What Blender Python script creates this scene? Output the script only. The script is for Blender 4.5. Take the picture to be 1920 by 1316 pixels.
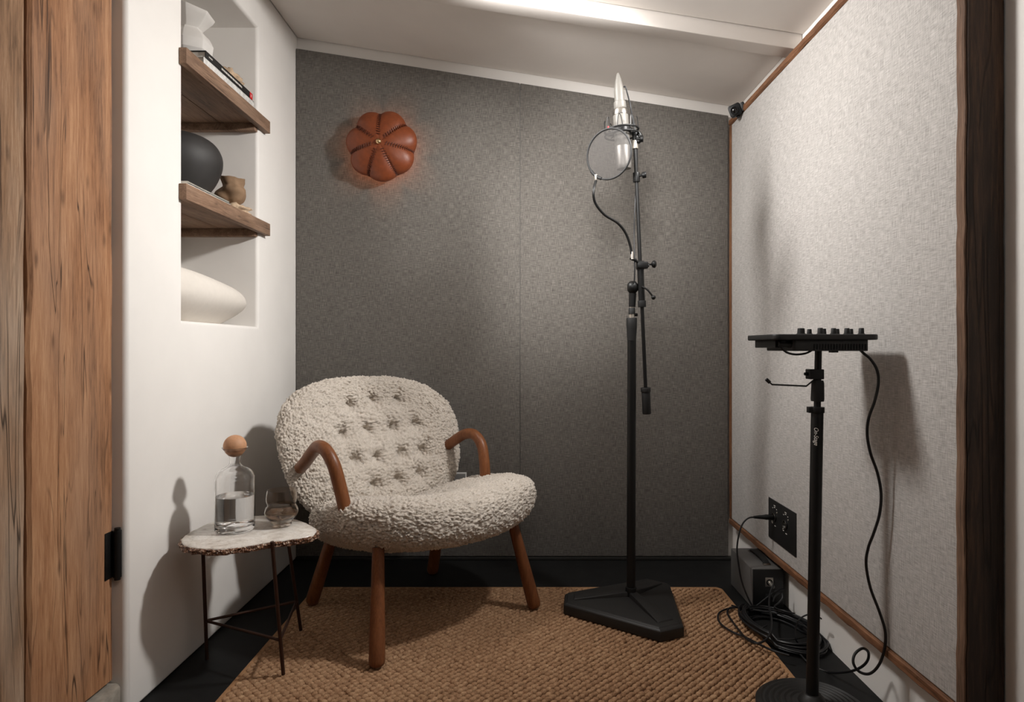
import bpy, bmesh, math, random
import numpy as np
from mathutils import Vector, Matrix, Euler
from mathutils import noise as mnoise

random.seed(7); rng = np.random.default_rng(7)
PI = math.pi
S = bpy.context.scene
C = S.collection
for o in list(bpy.data.objects): bpy.data.objects.remove(o)

# ------------------------------------------------------------------ camera, world, light
F = 1190.0; CX = 982.0; CY = 652.0; EYE = 0.93       # focal length in pixels, vanishing point, eye height
cam_d = bpy.data.cameras.new('camera'); cam = bpy.data.objects.new('camera', cam_d); C.objects.link(cam)
cam.location = (0, 0, EYE); cam.rotation_euler = (PI/2, 0, 0)
cam_d.sensor_width = 36.0; cam_d.lens = 36.0*F/1920.0
cam_d.shift_x = -(CX-960)/1920.0; cam_d.shift_y = -(658-CY)/1920.0
cam_d.clip_start = 0.02
S.camera = cam

w = bpy.data.worlds.new('world'); S.world = w; w.use_nodes = True
w.node_tree.nodes['Background'].inputs[0].default_value = (0.9, 0.92, 1.0, 1)
w.node_tree.nodes['Background'].inputs[1].default_value = 0.02

def area(name, loc, target, size, power, col=(1, .93, .85), size_y=None, spread=180):
    d = bpy.data.lights.new(name, 'AREA'); d.shape = 'DISK' if size_y is None else 'ELLIPSE'
    d.size = size
    if size_y: d.size_y = size_y
    d.energy = power; d.color = col; d.spread = math.radians(spread)
    o = bpy.data.objects.new(name, d); C.objects.link(o); o.location = loc
    o.rotation_euler = (Vector(target)-Vector(loc)).to_track_quat('-Z', 'Y').to_euler()
    return o
def spot(name, loc, target, power, deg, blend=.8, size=.06, col=(1, .95, .89)):
    d = bpy.data.lights.new(name, 'SPOT'); d.energy = power; d.color = col; d.spot_size = math.radians(deg); d.spot_blend = blend; d.shadow_soft_size = size
    o = bpy.data.objects.new(name, d); C.objects.link(o); o.location = loc
    o.rotation_euler = (Vector(target)-Vector(loc)).to_track_quat('-Z', 'Y').to_euler()
    return o
WARM = (1, .978, .952)
# ceiling lamps above the frame: the left one washes the right panel, the right one the plaster wall; back spot and front fill are added
area('ceiling_lamp_left', (-.46, 1.83, 2.08), (.90, 2.02, 1.36), .30, 10.6, WARM, spread=114)
area('ceiling_lamp_right', (.74, 1.75, 1.985), (-1.0, 2.00, 1.12), .17, 12.0, WARM, spread=104)
spot('added_back_spot', (.04, .95, 1.66), (.12, 2.78, 1.53), 88, 50, 1, .10, WARM)  # added spot, no such lamp seen; brightens the upper back panel
area('added_front_fill', (0.15, 0.2, 2.02), (0.0, 1.6, 0.7), 0.6, 2.5, WARM)  # soft fill added from the camera side, no known ceiling lamp

S.view_settings.view_transform = 'Standard'; S.view_settings.look = 'None'
S.view_settings.exposure = 0.32; S.view_settings.gamma = 1.0; S.view_settings.use_curve_mapping = False

def at(px, py, Y):
    """photo pixel at real depth Y (metres from the camera plane) -> world point"""
    return Vector(((px-CX)/F*Y, Y, EYE-(py-CY)/F*Y))

# ------------------------------------------------------------------ helpers
def link(name, me, mat, parent=None, local=False):
    n = len(me.vertices)
    co = np.empty(n*3, np.float32); me.vertices.foreach_get('co', co); co = co.reshape(-1, 3)
    c = (co.min(0)+co.max(0))/2
    co -= c; me.vertices.foreach_set('co', co.ravel()); me.update()
    o = bpy.data.objects.new(name, me); C.objects.link(o)
    if mat is not None: me.materials.append(mat)
    o.location = Vector([float(v) for v in c])
    if parent is not None:
        o.parent = parent
        if not local: o.location = Vector([float(v) for v in c]) - origin_of(parent)
    return o
def origin_of(o):
    v = Vector(o.location)
    while o.parent is not None:
        o = o.parent; v += Vector(o.location)
    return v
def smooth(o, ang=None):
    me = o.data
    me.polygons.foreach_set('use_smooth', np.ones(len(me.polygons), bool))
    if ang is not None:
        try: me.set_sharp_from_angle(angle=math.radians(ang))
        except Exception: pass
    return o
def tag(o, label=None, cat=None, group=None, kind=None):
    if label: o['label'] = label
    if cat: o['category'] = cat
    if group: o['group'] = group
    if kind: o['kind'] = kind
    return o
def thing(name, loc, label, cat, group=None, rot=(0, 0, 0)):
    o = bpy.data.objects.new(name, None); C.objects.link(o); o.location = loc; o.rotation_euler = rot
    o.empty_display_size = 0.05
    return tag(o, label, cat, group)

class MB:
    def __init__(s): s.v = []; s.f = []
    def add(s, v, f):
        b = len(s.v); s.v += [tuple(p) for p in v]; s.f += [tuple(i+b for i in q) for q in f]; return s
    def box(s, a, b):
        (x0, y0, z0), (x1, y1, z1) = a, b
        return s.add([(x0,y0,z0),(x1,y0,z0),(x1,y1,z0),(x0,y1,z0),(x0,y0,z1),(x1,y0,z1),(x1,y1,z1),(x0,y1,z1)],
                     [(0,3,2,1),(4,5,6,7),(0,1,5,4),(1,2,6,5),(2,3,7,6),(3,0,4,7)])
    def prism(s, pts, z0, z1):
        n = len(pts)
        return s.add([(x, y, z0) for x, y in pts]+[(x, y, z1) for x, y in pts],
                     [tuple(range(n-1, -1, -1)), tuple(range(n, 2*n))]+[(i, (i+1) % n, n+(i+1) % n, n+i) for i in range(n)])
    def lathe(s, prof, c=(0, 0, 0), axis=(0, 0, 1), seg=32, cap=True):
        q = Vector((0, 0, 1)).rotation_difference(Vector(axis)); c = Vector(c); v = []; f = []; n = len(prof)
        for i in range(seg):
            a = 2*PI*i/seg; ca, sa = math.cos(a), math.sin(a)
            for r, z in prof: v.append(c+q @ Vector((r*ca, r*sa, z)))
        for i in range(seg):
            j = (i+1) % seg
            for k in range(n-1): f.append((i*n+k, j*n+k, j*n+k+1, i*n+k+1))
        if cap:
            if prof[0][0] > 1e-6: f.append(tuple(i*n for i in range(seg-1, -1, -1)))
            if prof[-1][0] > 1e-6: f.append(tuple(i*n+n-1 for i in range(seg)))
        return s.add(v, f)
    def cyl(s, a, b, r, r2=None, seg=20):
        a = Vector(a); b = Vector(b); d = b-a; L = d.length
        return s.lathe([(r, 0), (r if r2 is None else r2, L)], a, d, seg)
    def tube(s, pts, r, seg=10, closed=False):
        pts = [Vector(p) for p in pts]; n = len(pts); v = []; f = []
        rr = r if hasattr(r, '__len__') else [r]*n
        t = []
        for i in range(n):
            a = pts[(i-1) % n] if (closed or i > 0) else pts[i]; b = pts[(i+1) % n] if (closed or i < n-1) else pts[i]
            t.append((b-a).normalized())
        u = t[0].orthogonal().normalized()
        for i in range(n):
            if i > 0: u = t[i-1].rotation_difference(t[i]) @ u
            w_ = t[i].cross(u)
            for k in range(seg):
                a = 2*PI*k/seg; v.append(pts[i]+rr[i]*(math.cos(a)*u+math.sin(a)*w_))
        for i in range(n if closed else n-1):
            j = (i+1) % n
            for k in range(seg):
                m = (k+1) % seg; f.append((i*seg+k, i*seg+m, j*seg+m, j*seg+k))
        if not closed: f.append(tuple(range(seg-1, -1, -1))); f.append(tuple((n-1)*seg+k for k in range(seg)))
        return s.add(v, f)
    def build(s, name, mat, parent=None, bevel=0, seg=2, sm=True, ang=40, local=False, weld=False):
        me = bpy.data.meshes.new(name); me.from_pydata(s.v, [], s.f)
        bm = bmesh.new(); bm.from_mesh(me)
        if weld: bmesh.ops.remove_doubles(bm, verts=bm.verts, dist=1e-5)
        if bevel:
            ed = [e for e in bm.edges if len(e.link_faces) == 2 and e.calc_face_angle(0) > math.radians(30)]
            bmesh.ops.bevel(bm, geom=ed, offset=bevel, segments=seg, profile=0.5, affect='EDGES', clamp_overlap=True)
        bmesh.ops.recalc_face_normals(bm, faces=bm.faces)
        bm.to_mesh(me); bm.free()
        o = link(name, me, mat, parent, local)
        if sm: smooth(o, ang)
        return o
def spline(pts, n=8, closed=False):
    P = [Vector(p) for p in pts]; out = []; m = len(P)
    rng_ = range(m) if closed else range(m-1)
    for i in rng_:
        p1, p2 = P[i], P[(i+1) % m]
        p0 = P[(i-1) % m] if (closed or i > 0) else p1*2-p2
        p3 = P[(i+2) % m] if (closed or i < m-2) else p2*2-p1
        for k in range(n):
            t = k/n
            out.append(0.5*((2*p1)+(p2-p0)*t+(2*p0-5*p1+4*p2-p3)*t*t+(3*p1-p0-3*p2+p3)*t**3))
    if not closed: out.append(P[-1])
    return out
def rrect(x0, y0, x1, y1, r, n=6):
    out = []
    for cx, cy, a0 in ((x1-r, y1-r, 0), (x0+r, y1-r, PI/2), (x0+r, y0+r, PI), (x1-r, y0+r, 1.5*PI)):
        for k in range(n+1):
            a = a0+PI/2*k/n; out.append((cx+r*math.cos(a), cy+r*math.sin(a)))
    return out

# ------------------------------------------------------------------ materials
def newmat(name):
    m = bpy.data.materials.new(name); m.use_nodes = True
    return m, m.node_tree.nodes, m.node_tree.links, m.node_tree.nodes['Principled BSDF']
def lin(r, g, b):
    f = lambda c: (c/255/12.92 if c/255 <= .04045 else ((c/255+.055)/1.055)**2.4)
    return (f(r), f(g), f(b), 1)
def nd(N, t, **k):
    n = N.new(t)
    for a, b in k.items():
        if a in ('inp',):
            for i, v in b.items(): n.inputs[i].default_value = v
        else: setattr(n, a, b)
    return n
def coords(N, L, scale=(1, 1, 1), rand=False, src='Object'):
    tc = N.new('ShaderNodeTexCoord'); mp = N.new('ShaderNodeMapping'); mp.inputs['Scale'].default_value = scale
    L.new(tc.outputs[src], mp.inputs['Vector'])
    if rand:
        oi = N.new('ShaderNodeObjectInfo'); mu = nd(N, 'ShaderNodeVectorMath', operation='SCALE'); mu.inputs['Scale'].default_value = 37.0
        cb = N.new('ShaderNodeCombineXYZ')
        for i in range(3): L.new(oi.outputs['Random'], cb.inputs[i])
        L.new(cb.outputs[0], mu.inputs[0]); L.new(mu.outputs[0], mp.inputs['Location'])
    return mp.outputs['Vector']
def noise(N, L, vec, scale, detail=3, rough=.5, dist=0):
    n = N.new('ShaderNodeTexNoise'); L.new(vec, n.inputs['Vector'])
    n.inputs['Scale'].default_value = scale; n.inputs['Detail'].default_value = detail
    n.inputs['Roughness'].default_value = rough; n.inputs['Distortion'].default_value = dist
    return n.outputs['Fac']
def ramp(N, L, fac, stops):
    r = N.new('ShaderNodeValToRGB'); e = r.color_ramp.elements
    while len(e) < len(stops): e.new(0.5)
    for i, (p, c) in enumerate(stops):
        e[i].position = p; e[i].color = c if len(c) == 4 else (*c, 1)
    L.new(fac, r.inputs[0]); return r.outputs['Color']
def mix(N, L, fac, a, b, mode='MIX'):
    m = N.new('ShaderNodeMix'); m.data_type = 'RGBA'; m.blend_type = mode
    for sock, v in ((m.inputs[0], fac), (m.inputs[6], a), (m.inputs[7], b)):
        if hasattr(v, 'is_output'): L.new(v, sock)
        else: sock.default_value = v
    return m.outputs[2]
def math_(N, L, op, a, b=0.5):
    m = N.new('ShaderNodeMath'); m.operation = op
    for sock, v in ((m.inputs[0], a), (m.inputs[1], b)):
        if hasattr(v, 'is_output'): L.new(v, sock)
        else: sock.default_value = v
    return m.outputs[0]
def bump(N, L, P, h, strength=.3, dist=.002):
    b = N.new('ShaderNodeBump'); b.inputs['Strength'].default_value = strength; b.inputs['Distance'].default_value = dist
    L.new(h, b.inputs['Height']); L.new(b.outputs[0], P.inputs['Normal'])

def plain(name, col, rough=.5, metal=0, var=.06, scale=40, bumpd=0, spec=.5, **kw):
    m, N, L, P = newmat(name)
    v = coords(N, L); n = noise(N, L, v, scale, 4)
    lo = tuple(c*(1-var) for c in col[:3])+(1,); hi = tuple(min(1, c*(1+var)) for c in col[:3])+(1,)
    L.new(ramp(N, L, n, [(.3, lo), (.7, hi)]), P.inputs['Base Color'])
    P.inputs['Roughness'].default_value = rough; P.inputs['Metallic'].default_value = metal
    P.inputs['Specular IOR Level'].default_value = spec
    if bumpd: bump(N, L, P, n, .5, bumpd)
    for k, x in kw.items(): P.inputs[k].default_value = x
    return m
def fabric(name, dark, mid, light, a, b, axes):
    """woven heather cloth; threads run along the two in-plane axes"""
    m, N, L, P = newmat(name)
    i, j = axes
    s1 = [1, 1, 1]; s1[i] = a; s1[j] = b
    s2 = [1, 1, 1]; s2[i] = b; s2[j] = a
    n1 = noise(N, L, coords(N, L, s1), 1, 2, .6); n2 = noise(N, L, coords(N, L, s2), 1, 2, .6)
    n3 = noise(N, L, coords(N, L), 420, 2, .7); n4 = noise(N, L, coords(N, L), 5, 3)
    t = math_(N, L, 'ADD', math_(N, L, 'MULTIPLY', n1, .44), math_(N, L, 'MULTIPLY', n2, .44))
    t = math_(N, L, 'ADD', t, math_(N, L, 'MULTIPLY', n3, .08)); t = math_(N, L, 'ADD', t, math_(N, L, 'MULTIPLY', n4, .04))
    L.new(ramp(N, L, t, [(.38, dark), (.5, mid), (.62, light)]), P.inputs['Base Color'])
    P.inputs['Roughness'].default_value = .95; P.inputs['Specular IOR Level'].default_value = .15
    P.inputs['Sheen Weight'].default_value = .15
    bump(N, L, P, t, .5, .0015)
    return m
def wood(name, cols, grain=2, g=1.0, crack=.5, knots=.5, rough=.6, grey=0.0, bd=.002, rand=True):
    """cols: dark, mid, light; grain = index of the axis the fibres run along"""
    m, N, L, P = newmat(name)
    s = [1, 1, 1]; s[grain] = .06
    v = coords(N, L, s, rand); s3 = [1, 1, 1]; s3[grain] = .3; v3 = coords(N, L, s3, rand); v1 = coords(N, L, (1, 1, 1), rand)
    fine = noise(N, L, v, 210*g, 5, .7, .4); med = noise(N, L, v, 28*g, 4, .6, .8); big = noise(N, L, v3, 7*g, 3, .6, .6)
    t = math_(N, L, 'ADD', math_(N, L, 'MULTIPLY', fine, .42), math_(N, L, 'MULTIPLY', med, .28))
    t = math_(N, L, 'ADD', t, math_(N, L, 'MULTIPLY', big, .30))
    col = ramp(N, L, t, [(.36, cols[0]), (.5, cols[1]), (.64, cols[2])])
    if grey:
        gr = ramp(N, L, noise(N, L, v3, 4*g, 3, .6), [(.45, (0, 0, 0)), (.68, (grey, grey, grey))])
        col = mix(N, L, gr, col, cols[3])
    ck = noise(N, L, v, 19*g, 2, .5, 1.2)
    ckf = math_(N, L, 'ABSOLUTE', math_(N, L, 'SUBTRACT', ck, .5), 0)
    msk = noise(N, L, v3, 5*g, 2)
    ckl = ramp(N, L, ckf, [(0, (1, 1, 1)), (.007, (.7, .7, .7)), (.017, (0, 0, 0))])
    mk = ramp(N, L, msk, [(.46, (0, 0, 0)), (.58, (crack, crack, crack))])
    ckm = mix(N, L, 1.0, ckl, mk, 'MULTIPLY')
    vo = N.new('ShaderNodeTexVoronoi'); L.new(v3, vo.inputs['Vector']); vo.inputs['Scale'].default_value = 26*g; vo.inputs['Randomness'].default_value = 1
    kn = ramp(N, L, vo.outputs['Distance'], [(.05, (knots, knots, knots)), (.2, (0, 0, 0))])
    col = mix(N, L, ckm, col, tuple(c*.12 for c in cols[0][:3])+(1,)); col = mix(N, L, kn, col, tuple(c*.45 for c in cols[0][:3])+(1,))
    L.new(col, P.inputs['Base Color']); P.inputs['Roughness'].default_value = rough; P.inputs['Specular IOR Level'].default_value = .3
    h = math_(N, L, 'SUBTRACT', t, math_(N, L, 'MULTIPLY', ckm, .8)); h = math_(N, L, 'SUBTRACT', h, math_(N, L, 'MULTIPLY', kn, .3))
    bump(N, L, P, h, .7, bd)
    return m
def glass(name, col, rough=0.0, ior=1.45):
    m, N, L, P = newmat(name)
    n = noise(N, L, coords(N, L), 8, 2)
    L.new(ramp(N, L, n, [(.3, tuple(c*.97 for c in col[:3])), (.7, col[:3])]), P.inputs['Base Color'])
    P.inputs['Transmission Weight'].default_value = 1; P.inputs['Roughness'].default_value = rough; P.inputs['IOR'].default_value = ior
    return m

M = {}
M['white'] = plain('white_plaster', lin(232, 228, 223), .75, var=.015, scale=9, bumpd=.0006, spec=.3)
M['ceil'] = plain('ceiling_paint', lin(232, 226, 220), .7, var=.02, scale=6, bumpd=.0004, spec=.3)
M['floor'] = plain('black_painted_floor', lin(24, 24, 24), .62, var=.18, scale=22, bumpd=.0008, spec=.25)
M['black_trim'] = plain('black_trim_paint', lin(34, 33, 31), .6, var=.1)
M['fab_back'] = fabric('grey_woven_cloth', lin(84, 80, 76), lin(108, 104, 99), lin(132, 127, 121), 34, 480, (0, 2))
M['fab_right'] = fabric('pale_grey_woven_cloth', lin(150, 146, 142), lin(176, 172, 168), lin(198, 194, 190), 34, 480, (1, 2))
M['door'] = wood('reclaimed_door_wood', [lin(98, 64, 42), lin(156, 111, 78), lin(188, 144, 107), lin(172, 150, 130)], 2, 1.0, .9, .55, .65, .25, .003)
M['door_grey'] = wood('weathered_door_wood', [lin(92, 68, 48), lin(146, 112, 84), lin(184, 156, 128), lin(196, 184, 168)], 2, 1.0, .9, .5, .7, .6, .003)
M['post'] = wood('dark_post_wood', [lin(22, 16, 12), lin(48, 34, 25), lin(84, 60, 43), lin(78, 66, 56)], 2, .8, .6, .5, .6, .1, .003)
M['post_lit_side'] = wood('lit_edge_wood', [lin(70, 52, 40), lin(112, 86, 68), lin(142, 114, 94), lin(120, 104, 90)], 2, 1.2, .8, .4, .7, .3, .003)  # paler than the post: light on its left side put into the colour
M['shelf'] = wood('reclaimed_shelf_wood', [lin(88, 66, 52), lin(132, 104, 84), lin(160, 132, 110), lin(150, 132, 116)], 1, 1.6, .5, .35, .65, .2, .0012)
M['rail'] = wood('rough_rail_wood', [lin(66, 42, 28), lin(114, 77, 53), lin(150, 108, 78), lin(110, 94, 80)], 1, 2.2, .6, .3, .6, .15, .002)
M['rail_v'] = wood('rough_stile_wood', [lin(66, 42, 28), lin(114, 77, 53), lin(150, 108, 78), lin(110, 94, 80)], 2, 2.2, .6, .3, .6, .15, .002)
M['teak'] = wood('oiled_chair_wood', [lin(86, 50, 30), lin(118, 72, 43), lin(138, 88, 55), lin(160, 94, 54)], 2, 1.6, 0, 0, .38, 0, .0003)
M['leather'] = plain('cognac_leather', lin(128, 64, 34), .42, var=.12, scale=60, bumpd=.0006, spec=.45)
M['stitch'] = plain('dark_leather_lacing', lin(86, 38, 20), .6)
M['brass'] = plain('polished_brass', lin(226, 196, 150), .2, 1, var=.03)
M['black'] = plain('black_powder_coat', lin(13, 13, 13), .45, var=.1, spec=.35)
M['black_cast'] = plain('black_cast_metal', lin(28, 27, 26), .5, var=.1, scale=300, bumpd=.0002, spec=.5)
M['rubber'] = plain('black_rubber', lin(14, 14, 14), .65, var=.1)
M['cable'] = plain('black_cable', lin(17, 17, 19), .42, var=.08, spec=.5)
M['chrome'] = plain('satin_chrome', lin(190, 186, 180), .25, 1, var=.03)
M['nickel'] = plain('satin_nickel', lin(196, 190, 180), .33, .85, var=.03)
M['mic_body'] = plain('microphone_body_enamel', lin(98, 95, 90), .5, .1, spec=.35, var=.03)
M['mic_grille'] = plain('microphone_grille', lin(128, 124, 120), .4, .6, var=.5, scale=900, bumpd=.0006)
M['bronze'] = plain('dark_bronze', lin(66, 44, 34), .5, .6, var=.12)
M['ceramic_w'] = plain('white_ceramic', lin(214, 210, 205), .6, var=.02, bumpd=.0003)
M['ceramic_m'] = plain('matte_chalk_ceramic', lin(216, 209, 200), .85, var=.02, scale=60, bumpd=.0006, spec=.2)
M['ceramic_b'] = plain('burnished_black_clay', lin(44, 42, 41), .62, var=.35, scale=9, bumpd=.0006)
M['clay'] = plain('tan_clay', lin(140, 114, 90), .85, var=.12, scale=30, bumpd=.002, spec=.2)
M['stone'] = plain('pale_rough_stone', lin(190, 166, 140), .95, var=.2, scale=90, bumpd=.004, spec=.1)
M['cork'] = plain('oak_ball', lin(190, 142, 106), .6, var=.1, scale=120)
M['paper'] = plain('paper_block', lin(222, 216, 206), .9, var=.04, scale=300)
M['cover_w'] = plain('white_patterned_cover', lin(206, 204, 200), .6, var=.25, scale=55)
M['cover_k'] = plain('black_book_cover', lin(30, 28, 27), .5)
M['red'] = plain('red_spine_mark', lin(196, 24, 30), .5)
M['print'] = plain('pale_print', lin(214, 210, 204), .6)
M['grey_metal'] = plain('grey_painted_metal', lin(92, 90, 88), .5, var=.04, scale=200)
M['dark_metal'] = plain('dark_painted_metal', lin(22, 22, 22), .5, var=.06)
M['outlet'] = plain('outlet_plastic', lin(205, 203, 200), .5, var=.02)
M['outlet_dark'] = plain('outlet_grey_plastic', lin(120, 118, 116), .5, var=.03)
M['concrete'] = plain('rough_concrete', lin(150, 143, 132), .9, var=.16, scale=60, bumpd=.004, spec=.2)
M['glass'] = glass('clear_glass', (1, 1, 1), 0, 1.45)
M['smoke'] = glass('smoked_glass', (.72, .66, .60), 0, 1.45)
M['water'] = glass('water', (.985, .99, .99), 0, 1.33)
M['drink'] = glass('amber_drink', (.62, .48, .38), 0, 1.33)
M['lens'] = plain('camera_lens_glass', lin(10, 10, 12), .08, var=.02, spec=.8)
M['quartz'] = None; M['crust'] = None

def quartz():
    m, N, L, P = newmat('white_quartz')
    v = coords(N, L); n = noise(N, L, v, 14, 5, .65, 1.5); n2 = noise(N, L, v, 45, 4, .6, .5)
    c = ramp(N, L, n, [(.28, lin(172, 160, 148)), (.42, lin(212, 205, 196)), (.6, lin(228, 223, 216))])
    vn = ramp(N, L, math_(N, L, 'ABSOLUTE', math_(N, L, 'SUBTRACT', n2, .5), 0), [(0, (.28, .28, .28)), (.03, (0, 0, 0))])
    c = mix(N, L, vn, c, lin(150, 132, 116)); L.new(c, P.inputs['Base Color'])
    P.inputs['Roughness'].default_value = .22; P.inputs['Subsurface Weight'].default_value = .15
    P.inputs['Subsurface Radius'].default_value = (.01, .008, .006); P.inputs['Subsurface Scale'].default_value = .5
    return m
def crust():
    m, N, L, P = newmat('rusty_crystal_crust')
    v = coords(N, L); vo = N.new('ShaderNodeTexVoronoi'); L.new(v, vo.inputs['Vector']); vo.inputs['Scale'].default_value = 210
    sep = N.new('ShaderNodeSeparateColor'); L.new(vo.outputs['Color'], sep.inputs[0])
    c = ramp(N, L, sep.outputs[0], [(.0, lin(62, 38, 26)), (.45, lin(112, 74, 52)), (.75, lin(150, 112, 86)), (1, lin(200, 180, 160))])
    L.new(c, P.inputs['Base Color']); P.inputs['Roughness'].default_value = .4
    bump(N, L, P, vo.outputs['Distance'], .9, .006)
    return m
M['quartz'] = quartz(); M['crust'] = crust()
def wool():
    m, N, L, P = newmat('curly_sheepskin')
    v = coords(N, L); n = noise(N, L, v, 150, 4, .65, 1.0); n2 = noise(N, L, v, 9, 3)
    c = ramp(N, L, n, [(.3, lin(198, 187, 174)), (.7, lin(228, 219, 208))])
    c2 = ramp(N, L, n2, [(.3, (.92, .91, .9)), (.7, (1, 1, 1))])
    L.new(mix(N, L, 1.0, c, c2, 'MULTIPLY'), P.inputs['Base Color']); P.inputs['Roughness'].default_value = 1
    P.inputs['Specular IOR Level'].default_value = .05; P.inputs['Sheen Weight'].default_value = .25; P.inputs['Sheen Roughness'].default_value = .6
    bump(N, L, P, n, .8, .004)
    return m
M['wool'] = wool()
def sisal(name, a, b, c_):
    m, N, L, P = newmat(name)
    v = coords(N, L); n = noise(N, L, v, 60, 3, .7); n3 = noise(N, L, v, 500, 2, .7); n2 = noise(N, L, v, 3, 2)
    t = math_(N, L, 'ADD', math_(N, L, 'MULTIPLY', n, .45), math_(N, L, 'MULTIPLY', n3, .4)); t = math_(N, L, 'ADD', t, math_(N, L, 'MULTIPLY', n2, .15))
    L.new(ramp(N, L, t, [(.36, a), (.5, b), (.64, c_)]), P.inputs['Base Color'])
    P.inputs['Roughness'].default_value = .75; P.inputs['Specular IOR Level'].default_value = .25
    bump(N, L, P, n3, .6, .0015)
    return m
M['sisal'] = sisal('woven_sisal', lin(122, 89, 63), lin(166, 129, 97), lin(202, 168, 132))
M['sisal_base'] = sisal('sisal_backing', lin(60, 36, 20), lin(80, 50, 30), lin(100, 66, 42))
M['binding'] = sisal('rug_binding', lin(140, 102, 70), lin(166, 126, 90), lin(182, 142, 104))
def gauze():
    m, N, L, P = newmat('pop_filter_nylon')
    t = N.new('ShaderNodeBsdfTransparent'); mx = N.new('ShaderNodeMixShader'); out = N['Material Output'] if 'Material Output' in N else None
    n = noise(N, L, coords(N, L), 700, 1); f = math_(N, L, 'ADD', math_(N, L, 'MULTIPLY', n, .2), .5)
    L.new(f, mx.inputs[0]); L.new(t.outputs[0], mx.inputs[1]); L.new(P.outputs[0], mx.inputs[2]); L.new(mx.outputs[0], out.inputs[0])
    P.inputs['Base Color'].default_value = lin(62, 59, 57); P.inputs['Roughness'].default_value = .8
    return m
M['gauze'] = gauze()
def bulb():
    m, N, L, P = newmat('warm_bulb')
    P.inputs['Emission Color'].default_value = (1, .55, .28, 1); P.inputs['Emission Strength'].default_value = 6
    n = noise(N, L, coords(N, L), 5); L.new(ramp(N, L, n, [(0, (.9, .8, .7)), (1, (1, .9, .8))]), P.inputs['Base Color'])
    return m
M['bulb'] = bulb()

# ------------------------------------------------------------------ setting
XL, XR, YB = -1.0, 0.945, 2.80
XP, YP = 0.90, 2.78                      # faces of the right and the back cloth panels
SL = 0.158
def ceil_z(x): return 2.297-SL*(x+1.0)
def struct(o): return tag(o, kind='structure')

b = MB().box((-1.6, -1.4, -.12), (1.4, 3.0, 0)); struct(b.build('floor', M['floor'], sm=False))

# left wall with its niche (solid block, niche cut out, soft plaster edges)
def cut_wall():
    wo = MB().box((-1.5, 1.600, 0), (XL, 3.0, 2.75)).build('wall_left', M['white'], sm=False)
    cu = MB().box((-1.30, 1.862, 1.01), (XL+.2, 2.39, 2.135)).build('niche_cutter', None, sm=False)
    bo = wo.modifiers.new('niche', 'BOOLEAN'); bo.object = cu; bo.operation = 'DIFFERENCE'; bo.solver = 'EXACT'
    dg = bpy.context.evaluated_depsgraph_get(); me = bpy.data.meshes.new_from_object(wo.evaluated_get(dg))
    wo.modifiers.clear(); wo.data = me; bpy.data.objects.remove(cu)
    if not me.materials: me.materials.append(M['white'])
    bm = bmesh.new(); bm.from_mesh(me)
    bmesh.ops.dissolve_limit(bm, angle_limit=.01, verts=bm.verts, edges=bm.edges)
    lx = XL-wo.location.x
    ed = []
    for e in bm.edges:
        if len(e.link_faces) == 2 and e.calc_face_angle(0) > .5:
            a, c = e.verts[0].co, e.verts[1].co
            if abs(a.x-lx) < 1e-4 and abs(c.x-lx) < 1e-4:
                ed.append(e)
    bmesh.ops.bevel(bm, geom=ed, offset=.014, segments=5, profile=.5, affect='EDGES', clamp_overlap=True)
    bm.to_mesh(me); bm.free()
    smooth(wo, 35); return wo
struct(cut_wall())
struct(MB().box((-1.5, 0.62-2.0, 0), (XL, 0.62, 2.75)).build('wall_left_front', M['white'], bevel=.012, seg=3))
struct(MB().box((-1.5, 0.62, 2.12), (XL-.03, 1.60, 2.75)).build('wall_over_door', M['white'], sm=False))
struct(MB().box((-1.6, YB, 0), (1.4, 3.0, 2.75)).build('wall_back', M['white'], sm=False))
struct(MB().box((XR, 1.285, 0), (1.4, YB, 2.75)).build('wall_right', M['white'], sm=False))
struct(MB().box((.968, -1.4, 0), (1.4, 1.285, 2.75)).build('wall_right_front', M['white'], bevel=.008))
struct(MB().box((-1.6, -1.5, 0), (1.4, -1.38, 2.75)).build('wall_front', M['white'], sm=False))

def slope_box(x0, x1, y0, y1, dz0, dz1):
    v = [(x, y, ceil_z(x)+d) for d in (dz0, dz1) for x, y in ((x0, y0), (x1, y0), (x1, y1), (x0, y1))]
    return MB().add(v, [(0,3,2,1),(4,5,6,7),(0,1,5,4),(1,2,6,5),(2,3,7,6),(3,0,4,7)])
ce = struct(slope_box(-1.6, 1.4, -1.5, 3.0, .05, .2).build('ceiling', M['ceil'], sm=False))
slope_box(-.996, .944, 2.154, 2.796, 0, .045).build('ceiling_sheet', M['ceil'], ce, sm=False)
slope_box(-.996, .964, -1.37, 2.145, 0, .045).build('ceiling_sheet', M['ceil'], ce, sm=False)
struct(slope_box(-.998, .944, 2.150, 2.220, -.052, .03).build('trim_1', M['ceil'], bevel=.004))

struct(MB().box((-.999, 2.774, 0), (.944, YB-.002, .014)).build('baseboard_back', M['black_trim'], bevel=.002))

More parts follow.
